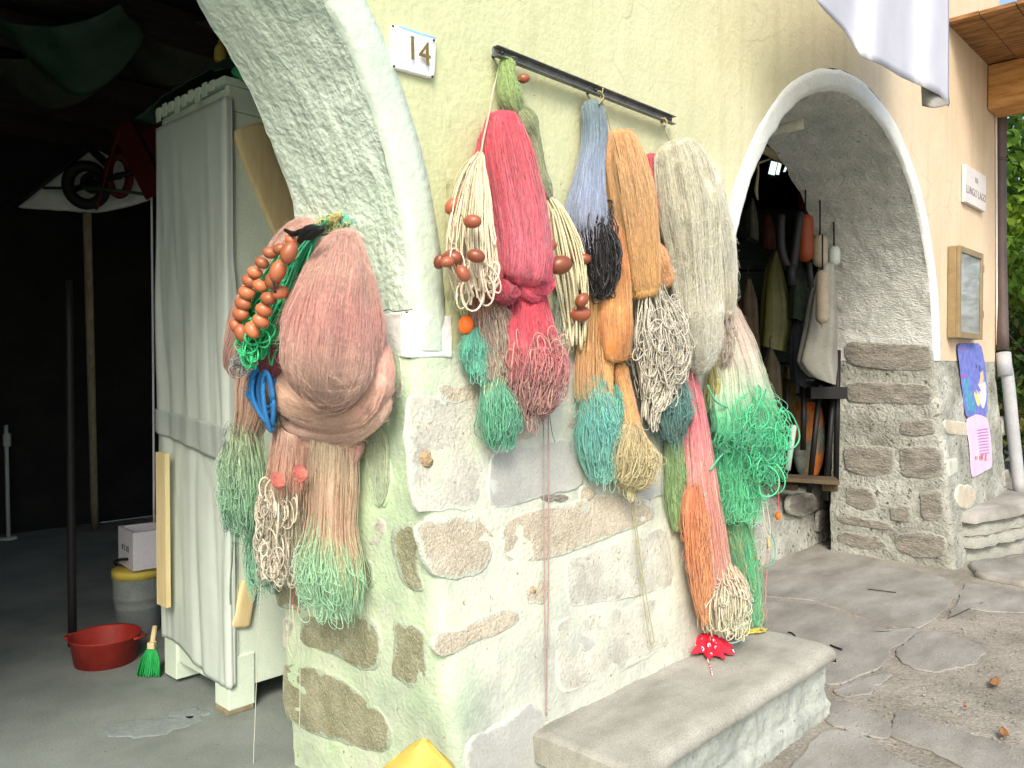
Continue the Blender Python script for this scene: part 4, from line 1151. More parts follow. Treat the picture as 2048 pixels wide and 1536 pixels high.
# ---- things on the floor left of the cabinet
Rb = on_z(212, 1345, 0)
rb_ = thing('red_basin', 'shallow red plastic basin on the concrete floor', 'basin', Rb + [0, .1, 0])
c = on_z(211, 1352, 0); c = c + (on_z(211, 1300, 0) - c) * .55; c[2] = 0
R_ = 62 * depth(c) / 1630
lathe('basin_shell', [(0, .004), (R_ * .78, .004), (R_ * .86, .02), (R_ * 1.0, .13), (R_ * 1.07, .137), (R_ * 1.08, .13), (R_ * 1.04, .126), (R_ * .9, .0), (0, 0)], c, M['red_plastic'], rb_, k=40)
for sg in (-1, 1):
    p = c + RT * R_ * 1.07 * sg + [0, 0, .125]
    tube('basin_handle', [p - FW * .05, p + RT * sg * .03, p + FW * .05], .007, M['red_plastic'], rb_, n=8)
# broom
Gb = on_z(296, 1352, 0)
br = thing('green_broom', 'green bristle broom head leaning against the cabinet', 'broom', Gb)
tb = depth(Gb)
bp = []
for i in range(170):
    u = rng.random(); top = at_t(303 + (u - .5) * 12, 1292, tb); bot = at_t(272 + u * 48, 1345 + rng.random() * 10, tb + (rng.random() - .5) * .06)
    mid = (top + bot) / 2 + RT * (u - .5) * .02
    bp.append(catmull([top, mid, bot], 6))
tubes('bristles', np.array(bp), .0035, M['green_plastic'], br, k=3, kind='stuff')
beam('broom_head', at_t(297, 1290, tb), at_t(311, 1290, tb), .035, .03, M['pine'], br)
tube('broom_handle', [at_t(304, 1290, tb), at_t(310, 1252, tb + .04)], .012, M['pine'], br)
# bucket with yellow rim
Bb = on_z(276, 1262, 0); tb = depth(Bb); pm_ = tb / 1630
bk = thing('grey_bucket', 'ribbed grey bucket with a yellow lid behind the cabinet edge', 'bucket', Bb)
hb = (1262 - 1150) * pm_
lathe('bucket_body', [(0, 0), (38 * pm_, 0), (40 * pm_, .01), (42 * pm_, hb * .45), (43.5 * pm_, hb * .47), (42.5 * pm_, hb * .5), (44 * pm_, hb * .62), (45.5 * pm_, hb * .64), (44.5 * pm_, hb * .67), (46 * pm_, hb)], Bb, M['bucket_grey'], bk, k=34)
lathe('yellow_lid', [(46 * pm_, hb), (47.5 * pm_, hb), (47.5 * pm_, hb + 14 * pm_), (42 * pm_, hb + 17 * pm_), (0, hb + 17 * pm_)], Bb, M['yellow_plastic'], bk, k=34)
a = np.linspace(0, math.pi, 12)
tube('bucket_handle', [Bb + RT * 44 * pm_ * math.cos(t) - FW * .10 * math.sin(t) + UP * (hb + 17 * pm_ + .012 + .05 * math.sin(t)) for t in a], .008, M['black'], bk)
# polystyrene box on the bucket
pb = thing('foam_box', 'open white foam box with black print standing on the bucket', 'box', at_t(285, 1125, tb))
cb_ = at_t(290, 1128, tb); ln, wd_, hh = .30, .26, 74 * pm_
axs = (RT * .75 + FW * .66) ; axs[2] = 0; axs /= np.linalg.norm(axs); ays = np.array([-axs[1], axs[0], 0])
cb_ = cb_ + axs * .05
def bxo(name, c_, a_, b_, h0, h1):
    p = [c_ + axs * sx * a_ + ays * sy * b_ for sx, sy in ((-1, -1), (1, -1), (1, 1), (-1, 1))]
    V = [q + np.array([0, 0, h0]) for q in p] + [q + np.array([0, 0, h1]) for q in p]
    return fmesh(name, V, [(3, 2, 1, 0), (4, 5, 6, 7), (0, 1, 5, 4), (1, 2, 6, 5), (2, 3, 7, 6), (3, 0, 4, 7)], M['poly_white'], pb, smooth=False)
bxo('box_base', cb_, ln / 2, wd_ / 2, 0, .02)
for s1 in (-1, 1):
    bxo('box_side', cb_ + ays * s1 * (wd_ / 2 - .01), ln / 2, .01, .021, hh)
    bxo('box_end', cb_ + axs * s1 * (ln / 2 - .01), .01, wd_ / 2 - .021, .021, hh)
fc = cb_ - axs * (ln / 2 + .001) + np.array([0, 0, hh * .5])
text('box_print', '0 2 1/2', .045, fc, -ays, (0, 0, 1), M['black'], pb, ext=.0008)

# yellow bag in the corner at the bottom edge of the photograph
tb = 2.18
yb_ = thing('yellow_bag', 'crumpled yellow cloth bag at the foot of the pillar corner', 'bag', at_t(835, 1640, tb))
G = np.zeros((34, 40, 3))
for i in range(34):
    v = i / 33
    for j in range(40):
        a = 2 * math.pi * j / 40
        py = 1482 + v * 210; wdx = 8 + 74 * math.sin(min(1, v * 1.9) * math.pi / 2) ** .8 + v * 38
        cx = 852 - 50 * min(1, v * 1.4)
        p = at_t(cx + wdx * math.cos(a), py + 10 * math.sin(a) * (1 - v), tb) + FW * .075 * math.sin(a) * min(1, .25 + v * 2)
        G[i, j] = p + FW * .02 * nz3((a * .6, v * 3, 1), 2) + UP * .008 * nz3((a, v * 5, 3), 2)
grid('bag_cloth', G, M['yellow_obj'], yb_, closed=True)
top = G[0].mean(0)
fmesh('bag_top', np.vstack([G[0], [top + UP * .004]]), [(j, (j + 1) % 40, 40) for j in range(40)], M['yellow_obj'], yb_)

# ================================================================== RIGHT BAY: gear inside the second arch
A0, A1 = on_y(1488, 275, .36), on_y(1606, 248, .09)
o = tube('roof_pole', [A0 + (A0 - A1) * .35, A0, A1], .028, M['grey_pole'], None, k=16, n=8); tag(o, 'silvery round pole jutting out under the crown of the right arch', 'pole')
bt = thing('dry_branch', 'dry pale branch hanging inside the right arch', 'branch', at_t(1515, 328, 5.6))
tube('twig', [at_t(x, y, 5.6) for x, y in ((1470, 310), (1490, 322), (1505, 328), (1516, 326), (1540, 318))], [.012, .016, .012, .01, .005], M['grey_wood'], bt, n=14)
tube('twig', [at_t(x, y, 5.6) for x, y in ((1514, 326), (1516, 345), (1512, 380), (1516, 400))], [.012, .008, .014, .004], M['grey_wood'], bt, n=10)
o = tube('leaning_pole', [at_t(1490, 278, 5.3), at_t(1575, 325, 5.9)], .03, M['grey_wood'], None, k=10); tag(o, 'dim brown pole sloping away under the silvery pole', 'pole')
def buoy(name, lab, x, y0, y1, rp, t, mat, cat='buoy', group=None, tail=0):
    pm = t / 1630; c0 = at_t(x, y0, t); c1 = at_t(x, y1, t); L = np.linalg.norm(c1 - c0); ax = (c1 - c0) / L; r = rp * pm
    th_ = thing(name, lab, cat, c0, group)
    lathe('float_body', [(0, 0), (r * .55, r * .12), (r * .9, r * .5), (r, r)] + [(r, L * .5)] + [(r, L - r), (r * .9, L - r * .5), (r * .5, L - r * .1), (0, L)], c0, M[mat], th_, k=20, axis=ax)
    tube('buoy_cord', [c0 - ax * .25, c0], .006, M['black'], th_)
    if tail:
        lathe('buoy_tip', [(r * .4, L - r * .2), (r * .22, L + r * .3), (0, L + r * .8)], c0, M[mat], th_, k=12, axis=ax)
buoy('orange_buoy', 'long orange buoy hanging in the dark of the right arch', 1611, 428, 524, 16, 5.9, 'orange_buoy')
buoy('red_buoy', 'dim dark red buoy hanging above the orange one', 1609, 355, 420, 12, 6.2, 'dark_red')
buoy('beige_buoy', 'stubby beige buoy beside the orange one', 1640, 470, 534, 15, 5.9, 'beige_buoy')
buoy('pointed_buoy', 'pale pointed buoy hanging in front of the grey coat', 1645, 540, 648, 13, 5.75, 'beige_buoy', tail=1)
buoy('small_grey_buoy', 'small grey buoy half hidden by the arch edge', 1668, 492, 532, 12, 6.0, 'tarp_dark')
o = thing('black_strap', 'black sling hanging in a loop beside the orange buoy', 'strap', at_t(1580, 460, 5.8))
tube('strap_loop', [at_t(x, y, 5.8) for x, y in ((1562, 430), (1562, 490), (1572, 528), (1584, 535), (1590, 500), (1600, 425))], .03, M['black'], o, n=26)
tube('strap_tail', [at_t(x, y, 5.75) for x, y in ((1582, 530), (1584, 570))], .03, M['black'], o)
tube('strap_tail', [at_t(x, y, 5.7) for x, y in ((1618, 525), (1622, 575))], [.02, .024], M['black'], o)

def coat(name, lab, cols, rows, t, mat, cat):
    """hanging garment: rows = (y, xl, xr) outline"""
    th_ = thing(name, lab, cat, at_t((rows[0][1] + rows[0][2]) / 2, rows[0][0], t))
    n1_, n2_ = 30, 36; G = np.zeros((n1_, n2_, 3)); ys_ = [r[0] for r in rows]
    for i in range(n1_):
        y = ys_[0] + (ys_[-1] - ys_[0]) * i / (n1_ - 1)
        xl = np.interp(y, ys_, [r[1] for r in rows]); xr = np.interp(y, ys_, [r[2] for r in rows])
        for j in range(n2_):
            a = 2 * math.pi * j / n2_
            rr = 1 + .10 * math.sin(5 * a + i * .05) + .05 * math.sin(9 * a)
            cx = (xl + xr) / 2 + (xr - xl) / 2 * math.cos(a) * rr
            yy = y + (8 * math.cos(a * 1 + .6) if i == n1_ - 1 else 0)
            G[i, j] = at_t(cx, yy, t) + FW * .10 * math.sin(a) * rr * min(1, .4 + i / n1_)
    o = grid('garment', G, mat, th_, closed=True)
    fmesh('collar', np.vstack([G[0], [G[0].mean(0) + UP * .03]]), [(j, (j + 1) % n2_, n2_) for j in range(n2_)], mat, th_)
    tube('hanger_hook', [G[0].mean(0) + UP * .02, G[0].mean(0) + UP * .09, G[0].mean(0) + UP * .1 + RT * .02], .004, M['black_iron'], th_, n=6)
    return th_
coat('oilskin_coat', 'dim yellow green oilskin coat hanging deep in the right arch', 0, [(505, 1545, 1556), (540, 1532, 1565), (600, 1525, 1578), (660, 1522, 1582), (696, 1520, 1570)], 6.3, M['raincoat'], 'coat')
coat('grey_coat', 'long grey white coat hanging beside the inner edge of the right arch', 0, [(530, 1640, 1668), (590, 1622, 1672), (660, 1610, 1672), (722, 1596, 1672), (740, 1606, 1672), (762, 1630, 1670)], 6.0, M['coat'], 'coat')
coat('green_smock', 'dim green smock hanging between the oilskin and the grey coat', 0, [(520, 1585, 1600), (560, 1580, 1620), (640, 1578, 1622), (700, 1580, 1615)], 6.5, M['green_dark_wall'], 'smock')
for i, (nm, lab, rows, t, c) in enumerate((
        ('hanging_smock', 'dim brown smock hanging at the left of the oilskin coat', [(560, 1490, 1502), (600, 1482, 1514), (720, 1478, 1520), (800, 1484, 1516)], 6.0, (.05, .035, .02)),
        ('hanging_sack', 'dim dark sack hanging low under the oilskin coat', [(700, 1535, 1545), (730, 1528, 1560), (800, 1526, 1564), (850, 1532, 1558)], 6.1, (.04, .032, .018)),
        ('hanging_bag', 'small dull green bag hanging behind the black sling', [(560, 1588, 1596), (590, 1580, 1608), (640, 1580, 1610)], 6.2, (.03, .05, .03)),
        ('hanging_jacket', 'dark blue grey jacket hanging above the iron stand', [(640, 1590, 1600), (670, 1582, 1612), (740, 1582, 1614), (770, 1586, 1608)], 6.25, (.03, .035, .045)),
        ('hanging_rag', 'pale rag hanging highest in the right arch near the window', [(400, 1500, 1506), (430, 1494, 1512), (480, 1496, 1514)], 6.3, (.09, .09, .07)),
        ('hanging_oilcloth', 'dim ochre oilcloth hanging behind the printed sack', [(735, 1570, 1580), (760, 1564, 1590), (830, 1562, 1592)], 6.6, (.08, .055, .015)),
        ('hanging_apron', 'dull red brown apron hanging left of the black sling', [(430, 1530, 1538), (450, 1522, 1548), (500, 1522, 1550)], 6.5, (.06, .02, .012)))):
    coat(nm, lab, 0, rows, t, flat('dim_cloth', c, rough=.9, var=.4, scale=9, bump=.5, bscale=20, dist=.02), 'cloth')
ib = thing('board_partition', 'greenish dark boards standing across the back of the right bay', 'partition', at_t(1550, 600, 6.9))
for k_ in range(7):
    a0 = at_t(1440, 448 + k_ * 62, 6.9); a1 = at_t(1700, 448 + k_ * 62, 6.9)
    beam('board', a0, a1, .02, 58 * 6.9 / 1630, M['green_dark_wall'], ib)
# stand / shelf silhouettes low down
sh = thing('iron_stand', 'black iron stand behind the low stone wall', 'stand', at_t(1655, 970, 6.3))
for (a, b_) in (((1640, 770), (1618, 985)), ((1668, 770), (1650, 1000)), ((1676, 700), (1672, 965)), ((1575, 770), (1572, 965)), ((1608, 770), (1606, 900))):
    tube('stand_leg', [at_t(*a, 6.3), at_t(*b_, 6.3)], .022, M['black_iron'], sh)
beam('stand_shelf', at_t(1610, 785, 6.3), at_t(1682, 785, 6.3), .25, .09, M['black_iron'], sh)
beam('stand_shelf', at_t(1565, 760, 6.5), at_t(1620, 760, 6.5), .2, .02, M['black_iron'], sh)
pt = thing('printed_sack', 'printed sack with an orange and red pattern behind the iron stand', 'sack', at_t(1612, 880, 6.55))
G = np.zeros((18, 24, 3))
for i in range(18):
    v = i / 17
    for j in range(24):
        a = 2 * math.pi * j / 24; r_ = .11 * math.sin(math.pi * (.12 + .80 * v)) ** .4
        G[i, j] = at_t(1617, 805, 6.55) + RT * r_ * 1.2 * math.cos(a) + FW * r_ * .8 * math.sin(a) - UP * v * .58
grid('sack_body', G, surf('sack_print', [(.30, .02, .015), (.42, .14, .02), (.10, .12, .10), (.20, .24, .20)], scale=5, bump=.2), pt, closed=True)
tube('white_post', [at_t(1588, 850, 6.0), at_t(1575, 940, 6.0)], .022, M['tarp_dark'], None) ['label'] = 'short white post leaning behind the green rope loops'
bpy.data.objects['white_post']['category'] = 'post'
bn = thing('wooden_bench', 'low dark plank bench on top of the low stone wall', 'bench', at_t(1620, 965, 6.1))
beam('bench_plank', at_t(1565, 955, 6.2), at_t(1675, 962, 6.1), .25, .03, M['cardboard'], bn)
beam('bench_foot', at_t(1580, 968, 6.2), at_t(1580, 980, 6.2), .1, .06, M['cardboard'], bn, up=(1, 0, 0))
beam('bench_foot', at_t(1660, 968, 6.1), at_t(1660, 982, 6.1), .1, .06, M['cardboard'], bn, up=(1, 0, 0))
for (x, y, w_, h_, col, lab) in ((1575, 885, 22, 60, 'cardboard', 'brown carton'), ((1540), 890, 30, 70, 'green_dark_wall', 'dark green crate')):
    p = at_t(x, y, 6.7)
    V, F = box_vf((-w_ / 2 * .004, -.1, -h_ / 2 * .004), (w_ / 2 * .004, .1, h_ / 2 * .004), .005)
    o = fmesh('storage_box', V + p, F, M[col], None, smooth=False); tag(o, lab + ' stacked deep inside the right arch', 'box')

# tar tub with white crust at the wall foot
Pb = on_z(1578, 1080, 0); tb = depth(Pb); pm_ = tb / 1630
tu = thing('tar_tub', 'black round tub with pale crusted filling by the low wall', 'tub', Pb)
lathe('tub_body', [(0, 0), (30 * pm_, 0), (36 * pm_, .04), (38 * pm_, 40 * pm_), (34 * pm_, 46 * pm_), (30 * pm_, 44 * pm_), (30 * pm_, 30 * pm_)], Pb, M['black_pot'], tu, k=28)
G = np.zeros((12, 30, 3))
for i in range(12):
    for j in range(30):
        a = 2 * math.pi * j / 30; r_ = 31 * pm_ * i / 11
        q = Pb + np.array([math.cos(a) * r_, math.sin(a) * r_, 44 * pm_])
        G[i, j] = q + np.array([0, 0, .035 * (1 - (i / 11) ** 2) + .025 * nz3(q, 16)])
grid('crust', G, M['yellow_gauze'], tu, closed=True)
G = np.zeros((20, 26, 3))
Pr = on_z(1555, 1062, 0) + np.array([-.02, .12, 0])
for i in range(20):
    ph = math.pi * i / 19
    for j in range(26):
        a = 2 * math.pi * j / 26
        q = np.array([.21 * math.sin(ph) * math.cos(a), .16 * math.sin(ph) * math.sin(a), .20 + .24 * math.cos(ph)])
        q = q * (1 + .12 * nz3(q, 4) + .05 * nz3(q, 12)); G[i, j] = Pr + q
o = grid('boulder', G, M['granite_grey'], None, closed=True); tag(o, 'rounded grey boulder between the nets and the tar tub', 'stone')

# ---- small things on the ground
def leaf(lab, x, y, sz, mat='leaf_dry', z=.012):
    p = on_z(x, y, z)
    G = np.zeros((9, 5, 3)); a0 = random.random() * 6
    for i in range(9):
        u = i / 8 * 2 - 1; w_ = (1 - u * u) ** .7 * .38
        for j in range(5):
            v = j / 2 - 1; l = np.array([u * sz, v * w_ * sz, .004 + .004 * abs(v) + .007 * u * u + .006 * nz3((u, v, x), 3)])
            G[i, j] = p + np.array([l[0] * math.cos(a0) - l[1] * math.sin(a0), l[0] * math.sin(a0) + l[1] * math.cos(a0), l[2]])
    o = grid('fallen_leaf', G, M[mat], None); tag(o, lab, 'leaf'); s_ = o.modifiers.new('thick', 'SOLIDIFY'); s_.thickness = .001
leaf('curled brown leaf on the earthy ground, nearest the right edge', 1990, 1368, .06)
leaf('small brown leaf below the curled one near the kerb slab', 2008, 1470, .045)
leaf('tiny dry leaf by the joint of the paving stones', 1930, 1415, .02)
def stick(lab, pts, r, z=.014):
    o = tube('twig', [on_z(x, y, z) for x, y in pts], r, M['black'], None, k=6, n=8); tag(o, lab, 'twig')
stick('curved black twig on the paving behind the step', [(1576, 1264), (1584, 1266), (1590, 1272), (1594, 1280)], .004)
stick('short dark twig beside the step corner', [(1661, 1290), (1670, 1294), (1684, 1299)], .005)
stick('thin long dark stick on the paving in front of the right pillar', [(1735, 1178), (1760, 1181), (1792, 1185)], .003)
# weeds and soil between the stones
sp_ = []
# gravel
gv = []
gr = np.random.default_rng(12)
V0, F0 = box_vf((-.5, -.5, -.4), (.5, .5, .4), .25)
Vs = []; Fs = []; off = 0
for k_ in range(700):
    x, y = 1650 + gr.random() * 400, 1180 + gr.random() ** 1.3 * 340
    p = on_z(x, y, .006); s_ = .003 + .007 * gr.random() ** 2
    a = gr.random() * 6; R2 = np.array([[math.cos(a), -math.sin(a), 0], [math.sin(a), math.cos(a), 0], [0, 0, 1]])
    Vs.append((V0 * s_ * [1.3, .9, .8]) @ R2.T + p); Fs += [tuple(i + off for i in f) for f in F0]; off += len(V0)
o = fmesh('gravel', np.vstack(Vs), Fs, M['ground'], None, smooth=False, kind='stuff'); tag(o, 'loose gravel scattered over the earthy paving', 'gravel')

# ---- polka dot cloth fish ornament on the step
zc = .302
pcen = on_z(1418, 1300, zc)
pk_ = thing('polka_dot_cloth', 'red gathered cloth with white and blue dots lying on the step', 'cloth', pcen)
n_r, n_a = 16, 90
G = np.zeros((n_r, n_a, 3)); ux = np.array([.97, .22, 0]); ux /= np.linalg.norm(ux); uy = np.array([-ux[1], ux[0], 0])
spk = [0.1, .75, 1.5, 2.3, 3.0, 3.7, 4.4, 5.0, 5.7]
ux, uy = RT.copy(), np.array([FW[0], FW[1], 0]); ux[2] = 0; uy /= np.linalg.norm(uy)
def cloth_pt(r, a):
    star = .66 + .52 * max(0, 1 - min(abs(((a - s_ + math.pi) % (2 * math.pi)) - math.pi) for s_ in spk) / .30)
    x = .090 * r * star * math.cos(a); y = .12 * r * star * math.sin(a)
    h = .066 * (1 - r) ** .8 + .010 * math.sin(9 * a) * r * (1 - r) * 3 + .010 * r ** 3 + .006 * nz3((x, y, 0), 40)
    return pcen + ux * x + uy * y + np.array([0, 0, max(.002, h)])
for i in range(n_r):
    for j in range(n_a): G[i, j] = cloth_pt(i / (n_r - 1), 2 * math.pi * j / n_a)
o = grid('cloth_body', G, M['red_cloth'], pk_, closed=True); s_ = o.modifiers.new('thick', 'SOLIDIFY'); s_.thickness = .0015
for (r, a, rr) in ((.55, 4.4, .009), (.75, 3.9, .010), (.5, 5.4, .009), (.7, 5.9, .008), (.45, .2, .008), (.65, .55, .009), (.8, .15, .008), (.8, 3.2, .008), (.9, 5.7, .007), (.75, 1.3, .007), (.7, 2.4, .008), (.35, 3.2, .006),
                   (.9, 4.5, .006), (.85, 2.8, .006), (.3, 5.0, .006), (.6, 4.9, .006)):
    p = cloth_pt(r, a); p1 = cloth_pt(r + .05, a); p2 = cloth_pt(r, a + .12); n = np.cross(p1 - p, p2 - p); n /= np.linalg.norm(n)
    if n[2] < 0: n = -n
    n = n * .6 - FW * .4; n /= np.linalg.norm(n)
    lathe('printed_dot', [(0, .0032), (rr * .5, .0032), (rr * .45, .003)], p, M['spot_blue'], pk_, k=12, axis=n)
    lathe('printed_dot', [(0, .0015), (rr * .95, .0022), (rr, .0005)], p, M['spot_white'], pk_, k=14, axis=n)
top = cloth_pt(0.25, 4.6)
tube('twisted_cord', [pcen + [0, 0, .05], top + [0, 0, .006]] + [on_z(x, y, zc + .004) for x, y in ((1416, 1318), (1420, 1330), (1425, 1350))], .0032, M['red_white_cord'], pk_, n=24, k=8)
tube('cord_tail', [on_z(x, y, zc + .003) for x, y in ((1445, 1284), (1465, 1286), (1482, 1280), (1486, 1277))], .004, M['tarp'], pk_, n=10)
tube('cord_tail', [on_z(x, y, zc + .003) for x, y in ((1362, 1274), (1376, 1280), (1386, 1284))], .002, M['black'], pk_, n=6)
# ================================================================== THE NETS
class Prof:
    """a hanging bundle: centre line with a radius, on the facade ('F') or on the jamb ('J')"""
    def __init__(self, surf_, pts, off=.02, flat=.75, n=64, cap0=.10, cap1=.06, rn=1.0):
        pts = [tuple(p) + ((0,) if len(p) == 3 else ()) for p in pts]
        Q = catmull([(p[0], p[1], p[2], p[3]) for p in pts], n)
        self.s = np.linspace(0, 1, n); C = []; R = []
        self.nrm = np.array([0, -1.0, 0]) if surf_ == 'F' else np.array([-1.0, 0, 0])
        h = hitF if surf_ == 'F' else hitJ
        for x, y, r, o_ in Q:
            rw = r * 3.2 / FOC
            for _ in range(3):
                p = h(x, y, off + o_ + rw * flat); rw = r * depth(p) / FOC
            C.append(p); R.append(rw)
        self.C = np.array(C); R = np.array(R); sd = rng.random() * 50
        R = R * np.array([1 + rn * .10 * mnoise.noise(Vector((q * 3.2, sd, 0))) + .05 * mnoise.noise(Vector((q * 9, sd, 5))) for q in np.linspace(0, 1, n)])
        s = self.s; self.R0 = R.copy()
        if cap0: R = R * np.sqrt(np.clip(1 - ((cap0 - s).clip(0) / cap0 * .97) ** 2, .02, 1))
        if cap1: R = R * np.sqrt(np.clip(1 - ((s - 1 + cap1).clip(0) / cap1 * .97) ** 2, .02, 1))
        self.R = R; self.flat = flat
        T = np.gradient(self.C, axis=0); T /= np.linalg.norm(T, axis=1, keepdims=True)
        e1 = np.cross(T, self.nrm); e1 /= np.linalg.norm(e1, axis=1, keepdims=True)
        self.e1 = e1; self.e2 = np.cross(e1, T)
        self.e2 *= np.sign((self.e2 @ self.nrm))[:, None]
        # the measured radius is that of the outline: allow for the slanting view of a flattened section
        v = self.C - CAM; v /= np.linalg.norm(v, axis=1, keepdims=True)
        k1 = 1 - (e1 * v).sum(1) ** 2; k2 = 1 - (self.e2 * v).sum(1) ** 2
        kk = np.clip(np.sqrt(k1 + flat ** 2 * k2), .5, 1.2); self.R = self.R / kk; self.R0 = self.R0 / kk
        self.L = float(np.linalg.norm(np.diff(self.C, axis=0), axis=1).sum())
    def at(self, s, a, b_, open_=False):
        s0_ = s; s = np.clip(s, 0, 1)
        I = lambda A: np.stack([np.interp(s, self.s, A[:, k]) for k in range(3)], -1)
        R = np.interp(s, self.s, self.R0 if open_ else self.R)
        ex_ = np.clip(s0_ - 1, 0, None)[..., None] * self.L * np.array([0, 0, -1.0]) + np.clip(s0_, None, 0)[..., None] * self.L * np.array([0, 0, -1.0])
        return I(self.C) + ex_ + I(self.e1) * (R * a)[..., None] + I(self.e2) * (R * b_ * self.flat)[..., None]

def wob(M_, N, k=3, amp=1.0):
    t = np.linspace(0, 1, N)[None]
    o = np.zeros((M_, N))
    for i in range(1, k + 1):
        o += rng.normal(size=(M_, 1)) / i * np.sin(2 * math.pi * (t * i * (.6 + .6 * rng.random((M_, 1))) + rng.random((M_, 1))))
    return o * amp * .6

GAIN = 1.55
def stopcol(stops, s):
    ss = [c[0] for c in stops]
    c = np.stack([np.interp(s, ss, [c[1][k] for c in stops]) for k in range(3)], -1) * GAIN
    return c * np.minimum(1, .88 / c.max(-1, keepdims=True).clip(.01))

def foldf(th, s, folds, ph, tw):
    return 1 + folds[0] * np.sin(folds[1] * th + ph + tw * s) + folds[0] * .5 * np.sin((folds[1] * 2 + 1) * th + ph * 2.3 - tw * 1.7 * s)

def bundle(pr, parent, stops, n=500, rad=.0009, folds=(.06, 5), tw=1.2, s0=(0, .02), s1=(.97, 1.0), fuzz=300, fuzz_len=.03, N=16, core=True, wig=.05, cvar=.11, rho=(.95, 1.07), body='net_body', frad=.0005, lump=.05, felt=.7):
    ph = rng.random() * 6.28
    if core:
        n1_, n2_ = 56, 44
        S_, T_ = np.meshgrid(np.linspace(0, 1, n1_), np.arange(n2_) * 2 * math.pi / n2_, indexing='ij')
        if lump >= .1 and fuzz == 0: rho = (.5, 1.04)
        sq = rng.random(4) * 6.28
        f = foldf(T_, S_, folds, ph, tw) * (.97 if not (lump >= .1 and fuzz == 0) else .66)
        G = pr.at(S_, f * np.cos(T_), f * np.sin(T_))
        Rr = np.interp(S_, pr.s, pr.R)
        cc = stopcol(stops, S_)
        ctr = pr.at(S_, 0 * S_, 0 * S_)
        for i in range(n1_):
            for j in range(n2_):
                p = G[i, j]
                v = nz3(p, 11) * .7 + nz3(p, 34) * .4
                G[i, j] = p + (p - ctr[i, j]) * lump * v * 1.6
                cc[i, j] *= 1 + .22 * nz3(p * [1, 1, .3], 14, 4) + .08 * nz3(p, 60)
        grid(body, G, M['net'], parent, closed=True, cols=cc.reshape(-1, 3).clip(0, 1))
    if core and cvar < .15: n = int(n * 1.2)
    th = rng.random((n, 1)) * 2 * math.pi; rh = rho[0] + (rho[1] - rho[0]) * rng.random((n, 1))
    a0 = s0[0] + (s0[1] - s0[0]) * rng.random((n, 1)); a1 = s1[0] + (s1[1] - s1[0]) * rng.random((n, 1))
    s = a0 + (a1 - a0) * np.linspace(0, 1, N)[None]
    thw = th + wob(n, N, 3, wig * 2.0)
    f = foldf(thw, s, folds, ph, tw) * (rh + wob(n, N, 3, wig * .35))
    P = pr.at(s, f * np.cos(thw), f * np.sin(thw))
    P += rng.normal(size=P.shape) * .0006
    col = stopcol(stops, s + rng.normal(size=(n, 1)) * .075) * (1 + cvar * rng.normal(size=(n, 1, 1)))
    tubes('surface_threads' if core else 'loose_threads', P, rad, M['net'], parent, col.clip(.003, 1), k=3, kind='stuff')
    if fuzz:
        m = max(3, int(fuzz * felt))
        s = rng.random((m, 1)) * (s1[1] - s0[0]) + s0[0]; th = rng.random((m, 1)) * 6.28; t = np.linspace(0, 1, 5)[None]
        ls = .03 / pr.L * (.4 + rng.random((m, 1))); an = rng.random((m, 1)) * 6.28; rl = np.interp(s, pr.s, pr.R).clip(.01)
        tt = th + .03 / rl * np.cos(an) * t * .8 + wob(m, 5, 2, .02); ss = s + ls * np.sin(an) * t + wob(m, 5, 2, .003)
        f = foldf(tt, ss, folds, ph, tw) * (1.03 + .06 * rng.random((m, 1)) + .06 * np.sin(math.pi * t))
        P = pr.at(ss.clip(0, 1), f * np.cos(tt), f * np.sin(tt))
        tubes('felted_fibres', P, frad * .75, M['net'], parent, (stopcol(stops, np.repeat(s, 5, 1)) * (1.04 + .07 * rng.normal(size=(m, 1, 1)))).clip(0, .95), k=3, kind='stuff')
        s = rng.random((fuzz, 1)) * (s1[1] - s0[0]) + s0[0]; th = rng.random((fuzz, 1)) * 6.28
        t = np.linspace(0, 1, 4)[None]
        ds = rng.normal(size=(fuzz, 1)) * .03
        rr = foldf(th, s, folds, ph, tw)
        hl = fuzz_len * (.3 + rng.random((fuzz, 1))) / np.interp(s, pr.s, pr.R).clip(.01)
        f = rr + hl * t * (1 - .3 * t)
        tt = th + rng.normal(size=(fuzz, 1)) * .35 * t * 1.5
        P = pr.at(s + (ds + .02) * t, f * np.cos(tt), f * np.sin(tt)) + np.array([0, 0, -1]) * (.006 * t[0] ** 2)[None, :, None]
        tubes('fuzz', P, np.repeat((frad * (1 - .6 * t)), fuzz, 0), M['net'], parent, (stopcol(stops, np.repeat(s, 4, 1)) * 1.15).clip(0, 1), k=3, kind='stuff')

